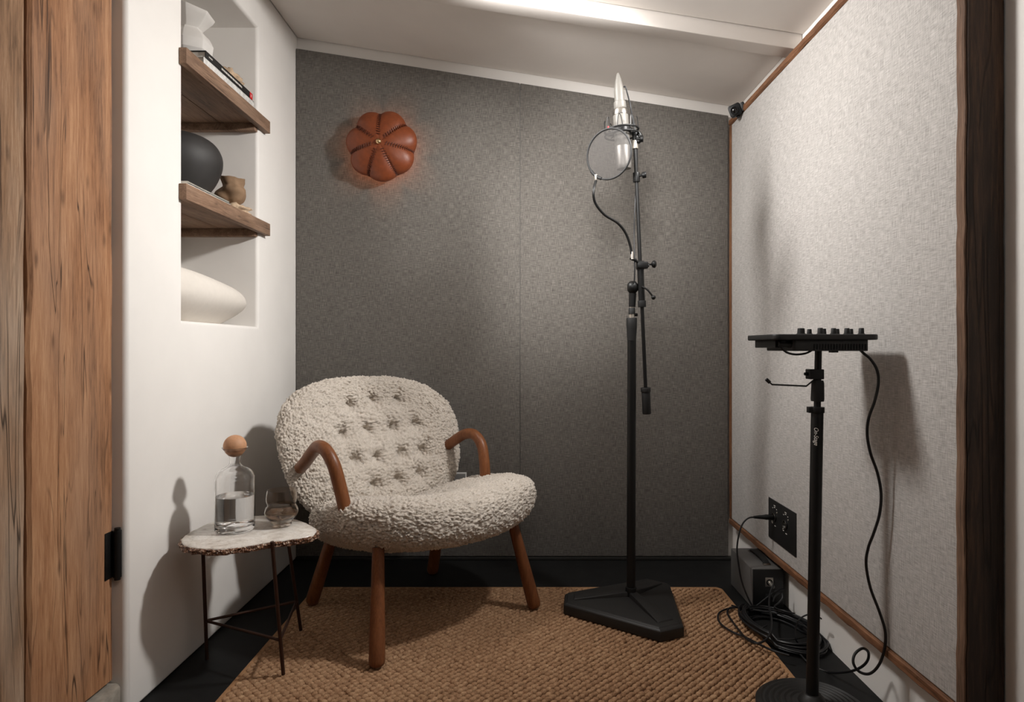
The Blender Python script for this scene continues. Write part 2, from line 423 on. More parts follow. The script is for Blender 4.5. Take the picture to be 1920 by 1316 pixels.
# plank door in the left wall, recessed behind the plaster jamb
dr = bpy.data.objects.new('door_1', None); C.objects.link(dr); dr.location = (-1.05, 1.59, .10); struct(dr)
dr['label'] = 'reclaimed wood plank door'
def plank(name, mat, y0, y1, x, z0, z1, parent, wob=.0035, sd=0):
    n = 46; v = []; f = []
    for i in range(n+1):
        z = z0+(z1-z0)*i/n
        a = wob*mnoise.noise(Vector((sd, z*7, 0)))*1.6+wob*.6*mnoise.noise(Vector((sd, z*29, 4)))
        c = wob*mnoise.noise(Vector((sd+9, z*7, 0)))*.8
        d = .002*mnoise.noise(Vector((sd+5, z*5, 2)))
        e = .004
        ya, yb = y0+a+.002, y1-c-.002
        v += [(x-.045, ya, z), (x-.008, ya, z), (x-.001+d, ya+.006, z), (x+d, (ya+yb)/2, z), (x-.001+d, yb-.006, z), (x-.008, yb, z), (x-.045, yb, z)]
    for i in range(n):
        for k in range(7):
            m = (k+1) % 7; f.append((i*7+k, i*7+m, i*7+7+m, i*7+7+k))
    f.append(tuple(range(6, -1, -1))); f.append(tuple(n*7+k for k in range(7)))
    return MB().add(v, f).build(name, mat, parent, ang=28)
plank('plank', M['door'], 1.322, 1.596, -1.030, .10, 2.11, dr, sd=1)
plank('plank', M['door_grey'], 1.05, 1.318, -1.031, .10, 2.11, dr, sd=3)
plank('plank', M['door'], .82, 1.046, -1.030, .10, 2.11, dr, sd=6)
plank('plank', M['door_grey'], .625, .816, -1.030, .10, 2.11, dr, sd=8)
h = MB().cyl((-1.018, 1.590, .356), (-1.018, 1.590, .472), .0095, seg=18)
h.cyl((-1.018, 1.590, .349), (-1.018, 1.590, .356), .007); h.cyl((-1.018, 1.590, .472), (-1.018, 1.590, .479), .007)
ho = h.build('hinge', M['black'], dr); ho['label'] = 'black barrel hinge'
MB().box((-1.0335, 1.560, .356), (-1.0285, 1.590, .472)).build('leaf', M['black'], ho, bevel=.001)
# rough concrete sill under the door
pts = [(-1.4, .62), (-1.006, .62)]+[(-1.004+.010*mnoise.noise(Vector((y*9, 3, 0))), y) for y in np.linspace(.66, 1.585, 30)]+[(-1.022, 1.60), (-1.4, 1.60)]
struct(MB().prism(pts, 0, .088).build('trim_2', M['concrete'], bevel=.008, seg=2))

# dark timber post at the near end of the right panel
def post():
    n = 60; v = []; f = []; z1 = 2.02
    for i in range(n+1):
        z = z1*i/n
        a = .004*mnoise.noise(Vector((2, z*6, 0)))+.002*mnoise.noise(Vector((7, z*25, 0)))
        c = .0015*mnoise.noise(Vector((11, z*9, 0)))
        v += [(.889+a, 1.279, z), (.893+a, 1.274, z), (.963+c, 1.274, z), (.9675+c, 1.279, z), (.9675, 1.300, z), (.9005, 1.302, z), (.889+a, 1.300, z)]
    for i in range(n):
        for k in range(7):
            m = (k+1) % 7; f.append((i*7+k, i*7+m, i*7+7+m, i*7+7+k))
    f.append(tuple(range(6, -1, -1))); f.append(tuple(n*7+k for k in range(7)))
    o = MB().add(v, f).build('trim_3', M['post'], ang=30)
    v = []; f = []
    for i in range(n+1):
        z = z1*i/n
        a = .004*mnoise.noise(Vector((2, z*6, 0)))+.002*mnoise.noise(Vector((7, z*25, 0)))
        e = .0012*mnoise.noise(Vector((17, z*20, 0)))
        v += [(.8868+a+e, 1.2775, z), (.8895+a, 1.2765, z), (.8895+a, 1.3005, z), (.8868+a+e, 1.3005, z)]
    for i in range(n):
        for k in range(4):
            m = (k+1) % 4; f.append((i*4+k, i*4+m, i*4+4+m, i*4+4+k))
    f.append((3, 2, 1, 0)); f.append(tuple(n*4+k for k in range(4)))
    MB().add(v, f).build('lit_side_strip', M['post_lit_side'], o, ang=30)  # thin strip added to carry the paler tone of the post's lit side
    return o
struct(post())

# ------------------------------------------------------------------ acoustic panels
def back_panel(x0, x1, lab):
    z = lambda x: 2.243-SL*(x+1.0)*.985
    v = [(x, y, q) for y in (YP, YB-.001) for x, q in ((x0, .016), (x1, .016), (x1, z(x1)), (x0, z(x0)))]
    o = MB().add(v, [(0,1,2,3),(7,6,5,4),(0,4,5,1),(1,5,6,2),(2,6,7,3),(3,7,4,0)]).build('acoustic_panel', M['fab_back'], bevel=.004, seg=3)
    return tag(o, lab, 'panel', 'cloth panels on the back wall')
back_panel(-.998, -.0168, 'grey cloth wall panel behind the chair, carrying the leather lamp')
back_panel(-.0158, .897, 'grey cloth wall panel behind the microphone stand')

rp = thing('framed_panel', (XP, 2.0, .16), 'large pale grey cloth panel in rough wood frame on right wall', 'panel')
MB().box((XP, 1.302, .190), (XR-.001, 2.748, 1.896)).build('cloth', M['fab_right'], rp, bevel=.004, seg=3)
def rough_rail(name, z0, z1, y0, y1, mat, sd, proud=.004):
    n = 60; v = []; f = []
    for i in range(n+1):
        y = y0+(y1-y0)*i/n
        a = .003*mnoise.noise(Vector((sd, y*12, 0)))+.0018*mnoise.noise(Vector((sd, y*50, 3)))
        c = .003*mnoise.noise(Vector((sd+8, y*14, 0)))
        d = .0025*mnoise.noise(Vector((sd+4, y*20, 5)))
        v += [(XR-.001, y, z0), (XP-proud+.006+d, y, z0+a-.0), (XP-proud+d, y, z0+.006+a), (XP-proud+d*.5, y, z1-.005+c*.4), (XP-proud+.005, y, z1), (XR-.001, y, z1)]
    for i in range(n):
        for k in range(6):
            m = (k+1) % 6; f.append((i*6+k, i*6+m, i*6+6+m, i*6+6+k))
    f.append(tuple(range(5, -1, -1))); f.append(tuple(n*6+k for k in range(6)))
    return MB().add(v, f).build(name, mat, rp, ang=30)
rough_rail('bottom_rail', .160, .188, 1.303, 2.772, M['rail'], 1)
rough_rail('top_rail', 1.898, 1.926, 1.303, 2.772, M['rail'], 5)
MB().box((XP-.003, 2.750, .190), (XR-.001, 2.774, 1.897)).build('stile', M['rail_v'], rp, bevel=.003)

# ------------------------------------------------------------------ niche shelves
def shelf(z0, z1, lab):
    t = thing('wall_shelf', (-1.0, 2.12, z0), lab, 'shelf', 'wooden shelves in the wall niche')
    zb = z0+.014
    # two boards meet under the shelf, a thick front board laps over the plaster on both sides
    MB().box((-1.130, 1.864, zb), (-1.000, 2.388, z1-.001)).build('board', M['shelf'], t, bevel=.0015)
    MB().box((-1.298, 1.864, zb), (-1.133, 2.388, z1-.001)).build('board', M['shelf'], t, bevel=.0015)
    MB().box((-.999, 1.838, z0), (-.9765, 2.446, z1)).build('front_board', M['shelf'], t, bevel=.002)
    MB().box((-1.298, 2.362, zb-.028), (-1.002, 2.389, zb-.0005)).build('cleat', M['shelf'], t, bevel=.0015)
    return t
shelf(1.754, 1.801, 'upper thick wooden shelf in the niche, books on it')
shelf(1.360, 1.407, 'lower thick wooden shelf in the niche, black vessel on it')

# top shelf: angular white vase, two books, a rough stone
def facet_vase():
    prof = [(.052, 0), (.078, .045), (.082, .085), (.070, .118), (.046, .150), (.050, .156), (.080, .212), (.088, .236), (.083, .236), (.045, .165), (.02, .10)]
    n = 8; v = []; f = []; m = len(prof)
    for i in range(n):
        for k, (r, z) in enumerate(prof):
            a = 2*PI*i/n+.3+(.12 if k >= 5 else 0)
            r *= .92; z *= .72; q = r*(1+.10*math.cos(2*a+.4)); tilt = .12*(max(0, z-.108))
            v.append((-1.112+q*math.cos(a), 2.098+q*math.sin(a), 1.8704+z-tilt*math.cos(a-.2)*2.2))
    for i in range(n):
        j = (i+1) % n
        for k in range(m-1): f.append((i*m+k, j*m+k, j*m+k+1, i*m+k+1))
    f.append(tuple(i*m for i in range(n))); f.append(tuple(i*m+m-1 for i in range(n)))
    o = MB().add(v, f).build('faceted_vase', M['ceramic_w'], bevel=.002, sm=True, ang=25)
    return tag(o, 'angular white ceramic vase with pinched waist standing on the books', 'vase')
facet_vase()

def book(name, lab, x0, x1, y0, y1, z0, z1, cov, marks=None, grp='books on the upper shelf'):
    t = thing(name, ((x0+x1)/2, (y0+y1)/2, z0), lab, 'book', grp)
    c = .003
    cv = MB().box((x0, y0, z1-c), (x1, y1, z1)).box((x0, y0, z0), (x1, y1, z0+c)).box((x1-c, y0, z0), (x1, y1, z1))
    co = cv.build('cover', cov, t, bevel=.0006)
    MB().box((x0+.004, y0+.004, z0+c), (x1-c, y1-.004, z1-c)).build('page_block', M['paper'], t, sm=False)
    if marks: marks(t, x1, y0, y1, z0, z1, co)
    return t
book('book', 'thick book in white checked cover, under the black book', -1.22, -1.004, 1.992, 2.362, 1.8012, 1.8462, M['cover_w'])
def spine(t, x, y0, y1, z0, z1, co):
    zc = (z0+z1)/2
    MB().box((x-.0002, y1-.024, z0+.0008), (x+.0004, y1-.001, z1-.0008)).build('red_mark', M['red'], co, sm=False)
    m = MB().box((x, y1-.015, zc-.005), (x+.0007, y1-.011, zc+.005)); m.build('emblem', M['print'], co, sm=False)
    r = random.Random(3); m = MB(); y = y0+.020
    while y < y0+.042:
        q = r.uniform(.002, .004); m.box((x, y, zc-.002), (x+.0006, y+q, zc+.002)); y += q+.0012
    m.build('spine_print', M['print'], co, sm=False)['kind'] = 'stuff'; m = MB()
    y = y0+.105
    while y < y0+.255:
        q = r.uniform(.0025, .006); m.box((x, y, zc-.0032), (x+.0006, y+q, zc+.0032)); y += q+r.choice((.0012, .0012, .003))
    m.build('spine_print', M['print'], co, sm=False)['kind'] = 'stuff'
book('book', 'black hardback with red end and white spine print, lying on a white book', -1.20, -1.005, 2.006, 2.352, 1.8466, 1.8700, M['cover_k'], spine)

def lump(name, c, r, mat, sd, sub=4, amp=.25, fr=1.6, flat=None):
    bm = bmesh.new(); bmesh.ops.create_icosphere(bm, subdivisions=sub, radius=1)
    for v in bm.verts:
        n = v.co.normalized()
        k = 1+amp*mnoise.noise(n*fr+Vector((sd, sd*2, 0)))+amp*.4*mnoise.noise(n*fr*3+Vector((sd, 0, 3)))+amp*.15*mnoise.noise(n*fr*9+Vector((sd, 0, 3)))
        p = Vector((n.x*r[0]*k, n.y*r[1]*k, n.z*r[2]*k))
        if flat is not None and p.z < flat: p.z = flat
        v.co = Vector(c)+p
    me = bpy.data.meshes.new(name); bm.to_mesh(me); bm.free()
    return smooth(link(name, me, mat))
o = lump('rough_stone', (-1.062, 2.275, 1.893), (.040, .062, .030), M['stone'], 3.1, 4, .55, 2.4, -.022)
tag(o, 'pale porous stone lying on the black book', 'stone')

# lower shelf
book('magazine', 'thin white magazine under the black vessel on the lower shelf', -1.20, -.990, 1.872, 2.145, 1.4072, 1.4165, M['paper'], None, 'magazines on the lower shelf')
book('magazine', 'thin magazine on top of another, directly under the black vessel', -1.20, -.9925, 1.875, 2.140, 1.4168, 1.4232, M['paper'], None, 'magazines on the lower shelf')
prof = [(.0, 0), (.060, 0), (.078, .010), (.108, .048), (.128, .092), (.1345, .125), (.130, .155), (.114, .182), (.088, .200), (.058, .210), (.050, .213), (.046, .206), (.060, .19), (.0, .12)]
sp = [(max(0, p.x), p.y) for p in spline([(r, z, 0) for r, z in prof[1:11]], 5)]
o = MB().lathe([(0, 0)]+sp+[(.046, .206), (.07, .18), (0, .1)], (-1.143, 2.10, 1.4234), seg=48, cap=False).build('round_vessel', M['ceramic_b'], weld=True, ang=60)
tag(o, 'rounded black burnished clay vessel on the lower shelf', 'vase')
tag(lump('flat_stone', (-1.062, 2.300, 1.424), (.060, .082, .026), M['stone'], 8.2, 4, .45, 2.2, -.0166), 'pale rough stone slab under the small clay pot', 'stone')
def clay_pot():
    pr = spline([(.026, 0, 0), (.044, .016, 0), (.050, .036, 0), (.043, .054, 0), (.034, .064, 0), (.036, .076, 0), (.038, .090, 0)], 6)
    prof = [(0, 0)]+[(p.x, p.y) for p in pr]+[(.034, .090), (.029, .07), (.03, .05), (0, .03)]
    mb = MB().lathe(prof, (0, 0, 0), seg=40, cap=False)
    out = []
    for x, y, z in mb.v:
        a = math.atan2(y, x); r = math.hypot(x, y)
        k = 1+.26*mnoise.noise(Vector((math.cos(a)*1.4, math.sin(a)*1.4, z*26)))+.05*math.cos(3*a+z*60)
        out.append((-1.052+x*k, 2.290+y*k, 1.4485+z+.0035*mnoise.noise(Vector((math.cos(a)*2, math.sin(a)*2, z*30)))*(z > .01)))
    mb.v = out
    return mb.build('clay_pot', M['clay'], weld=True, ang=60)
tag(clay_pot(), 'small lumpy tan clay pot standing on a pale stone', 'pot')

def boat_bowl():
    bm = bmesh.new(); bmesh.ops.create_uvsphere(bm, u_segments=80, v_segments=60, radius=1)
    for v in bm.verts:
        x, y, z = v.co
        t = math.acos(max(-1, min(1, -z)))/PI        # 0 base .. 1 top
        rad = math.hypot(x, y)
        a = math.atan2(y, x)
        bm_, lm_ = .128, .280
        if t < .06: k = t/.06; b_, l_, zz = .062*k, .150*k, 0
        elif t < .5:
            k = (t-.06)/.44; e = math.sin(k*PI/2); b_, l_, zz = .062+(bm_-.062)*e, .150+(lm_-.150)*e, .088*k
        elif t < .8:
            p = (t-.5)/.3*PI/2; b_, l_, zz = bm_-.055*(1-math.cos(p)), lm_-.060*(1-math.cos(p)), .088+.060*math.sin(p)
        else:
            k = (t-.8)/.2; b_, l_, zz = (bm_-.055)*(1-k), (lm_-.060)*(1-k), .148+.004*math.sin(k*PI/2)
        wid = 1
        ca, sa = math.cos(a), math.sin(a)
        q = (abs(ca)**2.9+abs(sa)**2.9)**(-1/2.9)
        y2 = 2.100+l_*wid*q*sa; x2 = -1.115+b_*wid*q*ca
        v.co = (x2, y2, 1.0105+zz-.10*(y2-2.115)*min(1, zz/.14)**2)
    bmesh.ops.recalc_face_normals(bm, faces=bm.faces)
    me = bpy.data.meshes.new('boat_bowl'); bm.to_mesh(me); bm.free()
    return smooth(link('boat_bowl', me, M['ceramic_m']))
tag(boat_bowl(), 'long low chalk-white vessel on the floor of the niche', 'bowl')

# ------------------------------------------------------------------ leather wall lamp
def wall_lamp():
    c = Vector((-.610, YP-.036, 1.797)); R0, D = .150, .074
    t = thing('wall_lamp', (c.x, YP, c.z), 'scalloped cognac leather dome wall lamp with brass button', 'lamp')
    MB().lathe([(0, 0), (.055, 0), (.058, .004), (.058, .020), (.05, .024), (0, .024)], (c.x, YP-.0005, c.z), (0, -1, 0), 32, False).build('back_plate', M['brass'], t, weld=True)
    MB().lathe([(0, 0), (.012, .002), (.018, .014), (.012, .027), (0, .03)], (c.x, YP-.024, c.z), (0, -1, 0), 20, False).build('bulb', M['bulb'], t, weld=True)
    n = 7; a0 = math.radians(92)
    def surf(th, ph, k):
        # k 0..1 across one petal
        lob = max(0, math.sin(PI*k))**.7
        s = min(1, ph/(PI/2))
        R = R0*(.885+.135*lob*min(1, s*1.2))
        r = R*math.sin(min(ph, PI/2)) if ph <= PI/2 else R*(1-.05*(ph-PI/2)/.25)
        y = -D*math.cos(ph)**.9 if ph < PI/2 else .018*(ph-PI/2)/.25
        y -= .015*lob*math.sin(min(PI, ph*1.05))**1.0*(.25+.75*s)
        return Vector((c.x+r*math.cos(th), c.y+y, c.z+r*math.sin(th)))
    for i in range(n):
        v = []; f = []; A, B = 18, 18
        for p in range(B+1):
            ph = (PI/2+.25)*p/B
            for q in range(A+1):
                k = q/A; th = a0+2*PI*(i+k)/n
                v.append(surf(th, ph, k))
        for p in range(B):
            for q in range(A): f.append((p*(A+1)+q, p*(A+1)+q+1, p*(A+1)+A+2+q, p*(A+1)+A+1+q))
        o = MB().add(v, f).build('petal', M['leather'], t, ang=70)
        so = o.modifiers.new('thickness', 'SOLIDIFY'); so.thickness = .003; so.offset = 0
        # laced seam
        m = MB(); th = a0+2*PI*i/n
        for j in range(17):
            ph = .25+(PI/2-.22)*j/16.0
            p0 = surf(th, ph, 0.0); p1 = surf(th, ph+.05, 0.0); al = (p1-p0).normalized()
            tg = Vector((-math.sin(th), 0, math.cos(th))); no = tg.cross(al); no = -no if no.y > 0 else no
            wd = .0080
            m.tube([p0-tg*wd-al*.0022+no*.0072, p0-tg*wd*.4-al*.0009+no*.0060, p0+tg*wd*.4+al*.0009+no*.0060, p0+tg*wd+al*.0022+no*.0072], .0016, 6)
        m.build('lacing', M['stitch'], t)
    MB().lathe([(0, -.006), (.0105, -.006), (.0125, 0), (.0115, .006), (.007, .0105), (0, .012)], (c.x, c.y-D-.003, c.z), (0, -1, 0), 24, False).build('button', M['brass'], t, weld=True)
    d = bpy.data.lights.new('wall_lamp_light', 'POINT'); d.energy = 1.5; d.color = (1, .42, .2); d.shadow_soft_size = .02
    lo = bpy.data.objects.new('wall_lamp_light', d); C.objects.link(lo); lo.location = (c.x, YP-.060, c.z)
wall_lamp()

# small socket plate behind the chair
t = thing('wall_socket', (-.300, YP, .25), 'white framed wall socket low on the back panel beside the chair', 'socket')
MB().box((-.322, YP-.006, .268), (-.250, YP-.0003, .385)).build('plate', M['outlet'], t, bevel=.002)
MB().box((-.3165, YP-.0072, .2735), (-.2555, YP-.0055, .3795)).build('insert', M['outlet_dark'], t, bevel=.0006)

# ------------------------------------------------------------------ rug
def rug():
    x0, x1, y0, y1, z1 = -.805, .760, .75, 2.448, .007
    t = thing('sisal_rug', ((x0+x1)/2, (y0+y1)/2, 0), 'golden brown woven sisal rug with narrow plain binding', 'rug')
    out = [(x0, y0), (x1, y0), (x1, y1-.018), (x1-.016, y1), (x0, y1)]
    MB().prism(out, .0005, .004).build('backing', M['sisal_base'], t, sm=False)
    def strip(a, c, wd=.016):
        a = Vector((*a, 0)); c = Vector((*c, 0)); d = (c-a).normalized(); n = Vector((-d.y, d.x, 0))
        pts = [a, c, c+n*wd-d*.006, a+n*wd+d*.006]
        MB().prism([(p.x, p.y) for p in pts], .0008, z1+.001).build('binding', M['binding'], t, bevel=.002)
    for i in range(5): strip(out[i], out[(i+1) % 5])
    # knots
    px, py = .0250, .0125
    xs = np.arange(x0+.020, x1-.014, px); ys = np.arange(y0+.018, y1-.012, py)
    gx, gy = np.meshgrid(xs, ys); gx = gx+(np.arange(len(ys)) % 2)[:, None]*px/2
    gx = gx.ravel(); gy = gy.ravel(); k = (gx < x1-.019) & ~((gx > x1-.035) & (gy > y1-.035)); gx = gx[k]; gy = gy[k]; n = len(gx)
    gx = gx+rng.normal(0, .0010, n); gy = gy+rng.normal(0, .0009, n)
    seg = 12; tv = []; tf = []
    prof = ((1.0, 0.0), (.97, .35), (.80, .70), (.45, .93))
    for r, z in prof:
        for q in range(seg):
            rr_ = r*(1+.07*math.cos(3*2*PI*q/seg+2*z)); tv.append((rr_*math.cos(2*PI*q/seg), rr_*math.sin(2*PI*q/seg), z))
    tv.append((0, 0, 1.0))
    for a in range(len(prof)-1):
        for q in range(seg): tf.append((a*seg+q, a*seg+(q+1) % seg, (a+1)*seg+(q+1) % seg, (a+1)*seg+q))
    tv = np.array(tv); m = len(tv)
    ang = rng.normal(.70, .16, n); ca, sa = np.cos(ang)[:, None], np.sin(ang)[:, None]
    sx = .0112*rng.uniform(.9, 1.1, n)[:, None]; sy = .0078*rng.uniform(.9, 1.12, n)[:, None]; sz = .0085*rng.uniform(.85, 1.1, n)[:, None]
    lx = tv[:, 0][None]*sx; ly = tv[:, 1][None]*sy; lz = tv[:, 2][None]*sz
    V = np.stack([gx[:, None]+lx*ca-ly*sa, gy[:, None]+lx*sa+ly*ca, .0035+lz+0*lx], -1).reshape(-1, 3)
    quads = np.array(tf); tris = np.array([((len(prof)-1)*seg+q, (len(prof)-1)*seg+(q+1) % seg, len(prof)*seg) for q in range(seg)])
    base = (np.arange(n)*m)[:, None, None]
    Q = (quads[None]+base).reshape(-1); T = (tris[None]+base).reshape(-1)
    loops = np.concatenate([Q, T]).astype(np.int32); nq, nt = len(Q)//4, len(T)//3
    me = bpy.data.meshes.new('weave'); me.vertices.add(len(V)); me.vertices.foreach_set('co', V.astype(np.float32).ravel())
    me.loops.add(len(loops)); me.loops.foreach_set('vertex_index', loops)
    me.polygons.add(nq+nt)
    st = np.concatenate([np.arange(nq)*4, nq*4+np.arange(nt)*3]).astype(np.int32); me.polygons.foreach_set('loop_start', st)
    me.update(calc_edges=True); me.validate()
    o = smooth(link('weave', me, M['sisal'], t)); o['kind'] = 'stuff'
rug()

# ------------------------------------------------------------------ lounge chair
CH = (-.380, 2.237); HEAD = -48.0
def quad_sphere(n):
    vs = []; fs = []; idx = {}
    g = np.tan(np.linspace(-1, 1, n+1)*PI/4)
    for ax in range(3):
        for sg in (-1, 1):
            ids = np.empty((n+1, n+1), int)
            for i in range(n+1):
                for j in range(n+1):
                    p = [0, 0, 0]; p[ax] = sg; p[(ax+1) % 3] = g[i]; p[(ax+2) % 3] = g[j]
                    key = (round(p[0], 5), round(p[1], 5), round(p[2], 5))
                    if key not in idx: idx[key] = len(vs); vs.append(p)
                    ids[i, j] = idx[key]
            for i in range(n):
                for j in range(n):
                    q = (ids[i, j], ids[i+1, j], ids[i+1, j+1], ids[i, j+1])
                    fs.append(q if sg > 0 else q[::-1])
    v = np.array(vs, float); v /= np.linalg.norm(v, axis=1)[:, None]
    return v, np.array(fs)
QS = quad_sphere(180)
def superell(ang, n): return (np.abs(np.cos(ang))**n+np.abs(np.sin(ang))**n)**(-1.0/n)
def fleece(name, V, parent):
    me = bpy.data.meshes.new(name); me.vertices.add(len(V)); me.vertices.foreach_set('co', V.astype(np.float32).ravel())
    f = QS[1]; me.loops.add(f.size); me.loops.foreach_set('vertex_index', f.ravel().astype(np.int32))
    me.polygons.add(len(f)); me.polygons.foreach_set('loop_start', (np.arange(len(f))*4).astype(np.int32)); me.update(calc_edges=True)
    o = smooth(link(name, me, M['wool'], parent, True))
    for nm, ty, sc, st in (('lumps', 'CLOUDS', .035, .010), ('curls', 'CLOUDS', .0080, .013), ('locks', 'VORONOI', .0095, .009)):
        tx = bpy.data.textures.new(name+'_'+nm, ty); tx.noise_scale = sc
        if ty == 'CLOUDS': tx.noise_depth = 2; tx.noise_type = 'SOFT_NOISE' if nm == 'lumps' else 'HARD_NOISE'
        d = o.modifiers.new(nm, 'DISPLACE'); d.texture = tx; d.texture_coords = 'LOCAL'; d.strength = st; d.mid_level = .5
    return o
def chair():
    t = thing('lounge_chair', (CH[0], CH[1], 0), 'curly cream sheepskin lounge chair with buttoned back and bent wood arms', 'chair', rot=(0, 0, math.radians(HEAD+90)))
    # local: x lateral (to the sitter's left is -x), -y is forward  -> stored as (l, -f, z)
    def W(l, f, z): return (l, -f, z)
    s = QS[0]
    # seat: saddle shaped pad, lobes up at the sides, nose dropping at the front
    ang = np.arctan2(s[:, 1], s[:, 0]); r = np.hypot(s[:, 0], s[:, 1]); R = superell(ang, 2.35)
    rr = np.clip(r, 0, 1)**.75*R
    l = rr*np.cos(ang)*.385+.022; f = rr*np.sin(ang); f = np.where(f > 0, f*.335, f*.30)+.03
    th = np.sign(s[:, 2])*np.abs(s[:, 2])**.72*.098
    z = .342+th+.036*np.abs((l-.022)/.36)**2.2+.050*f/.3-.018*np.clip((f-.22)/.14, 0, 2)**2
    z -= .046*np.exp(-((l-.02)/.20)**2)*np.clip((.30-f)/.25, 0, 1)*(th > 0)
    fleece('seat', np.stack([l, -f, z], 1), t)
    # back: reclined shield, curved around the sitter, tufted
    ang = np.arctan2(s[:, 2], s[:, 0]); r = np.hypot(s[:, 2], s[:, 0]); R = superell(ang, 2.6)
    rr = np.clip(r, 0, 1)**.82*R
    h = rr*np.sin(ang)*.262; hz = .552+h
    l = rr*np.cos(ang)*(.364+.035*np.clip(h/.26, -1, 1))-.02
    th = np.sign(s[:, 1])*np.abs(s[:, 1])**.8*.062
    f = -.205-.36*(hz-.36)+.34*np.abs(l+.02)**2+th
    tx = [(-.105, .715), (0, .730), (.105, .725), (-.155, .615), (-.052, .622), (.052, .622), (.155, .625),
          (-.125, .520), (-.03, .520), (.07, .520), (.165, .525), (-.06, .425), (.04, .430), (.135, .440)]
    dep = np.zeros(len(l))
    for a, c in tx:
        d2 = (l-a)**2+(hz-c)**2
        dep += .026*np.exp(-d2/(2*.013**2))+.020*np.exp(-d2/(2*.030**2))
    f = f-np.where(th > 0, dep, 0)
    fleece('backrest', np.stack([l, -f, hz], 1), t)
    # arms: bent dowels from the back's face round and down into the seat's side
    for sg, off in ((-1, 0), (1, 1)):
        if sg < 0: P = [(-.335, -.21, .515), (-.340, -.155, .540), (-.352, -.060, .592), (-.362, .005, .620), (-.362, .058, .616), (-.352, .094, .575), (-.338, .112, .500), (-.325, .120, .430), (-.318, .122, .39)]
        else: P = [(.268, -.275, .500), (.274, -.225, .520), (.286, -.150, .566), (.294, -.100, .590), (.300, -.050, .590), (.302, -.010, .555), (.298, .012, .490), (.295, .02, .43), (.29, .024, .39)]
        MB().tube(spline([W(*p) for p in P], 8), .0205, 16).build('arm', M['teak'], t, local=True)
    # legs: dowels that thicken towards rounded feet
    for foot, top in (((-.310, .283), (-.262, .205)), ((.310, .283), (.245, .232)), ((-.258, -.283), (-.225, -.13)), ((.258, -.283), (.215, -.14))):
        zt = .33 if foot[1] > 0 else .36
        z0 = .0145 if not (foot[0] > 0 and foot[1] < 0) else .001
        a = Vector(W(foot[0], foot[1], z0)); b_ = Vector(W(top[0], top[1], zt)); d = b_-a
        n = 12; pts = [a+d*q for q in (0, .012, .03, .06, .12, .3, .6, 1)]; rad = [.012, .0185, .0225, .0235, .0235, .0225, .0205, .018]
        MB().tube(pts, rad, 18).build('leg', M['teak'], t, local=True, ang=60)
    return t
chair()

# ------------------------------------------------------------------ side table with carafe and tumbler
def side_table():
    t = thing('side_table', (-.78, 1.85, 0), 'small side table with raw-edged white quartz top on thin bronze legs', 'table')
    out = [(-.936, 1.732), (-.900, 1.692), (-.850, 1.672), (-.799, 1.668), (-.740, 1.694), (-.690, 1.730), (-.645, 1.750), (-.600, 1.782), (-.594, 1.82), (-.616, 1.870), (-.700, 1.955), (-.812, 2.000), (-.935, 1.940), (-.957, 1.85), (-.955, 1.78)]
    sm_ = spline([(x, y, 0) for x, y in out], 10, True); cx, cy = -.78, 1.84
    n = len(sm_)
    def ring(inset, z, jit, sd):
        r = []
        for i, p in enumerate(sm_):
            d = Vector((p.x-cx, p.y-cy, 0)); L_ = d.length; d.normalize()
            k = L_-inset+jit*mnoise.noise(Vector((p.x*60, p.y*60, sd)))+jit*.5*mnoise.noise(Vector((p.x*150, p.y*150, sd)))
            r.append((cx+d.x*k, cy+d.y*k, z+jit*.4*mnoise.noise(Vector((p.x*90, p.y*90, sd+5)))))
        return r
    def loft(rings, cap0, cap1):
        v = [p for r in rings for p in r]; f = []
        for a in range(len(rings)-1):
            for i in range(n): f.append((a*n+i, a*n+(i+1) % n, (a+1)*n+(i+1) % n, (a+1)*n+i))
        if cap0: f.append(tuple(range(n-1, -1, -1)))
        if cap1: f.append(tuple((len(rings)-1)*n+i for i in range(n)))
        return MB().add(v, f)
    loft([ring(.012, .384, 0, 0), ring(.004, .3865, .002, 1), ring(.001, .394, .002, 1), ring(.002, .4005, .0015, 1), ring(.006, .403, .0006, 1)], True, True).build('slab', M['quartz'], t, ang=50)
    loft([ring(.014, .3815, .004, 3), ring(.001, .3835, .006, 4), ring(-.004, .387, .008, 5), ring(-.003, .391, .008, 6), ring(-.003, .395, .008, 7), ring(-.001, .3985, .006, 9), ring(.006, .4005, .002, 8)], False, False).build('crust', M['crust'], t, sm=False)['label'] = 'rusty raw crystal rim'
    L_, F_, R_ = (-.946, 1.895), (-.675, 1.782), (-.724, 2.061)
    tops = ((-.948, 1.872), (-.683, 1.722), (-.738, 1.966))
    for (fx, fy), (tx, ty), zt, z0 in zip((L_, F_, R_), tops, (.386, .404, .386), (0.0005, .0132, .0132)):
        MB().tube([(fx, fy, z0), (tx, ty, zt)], .0052, 12).build('leg', M['bronze'], t)
    def on(i, z):
        a = (L_, F_, R_)[i]; b_ = tops[i]; k = z/.395
        return Vector((a[0]+(b_[0]-a[0])*k, a[1]+(b_[1]-a[1])*k, z))
    for i, j in ((0, 1), (1, 2), (2, 0)): MB().tube([on(i, .118), on(j, .118)], .0042, 10).build('stretcher', M['bronze'], t)
side_table()
ZT = .4042
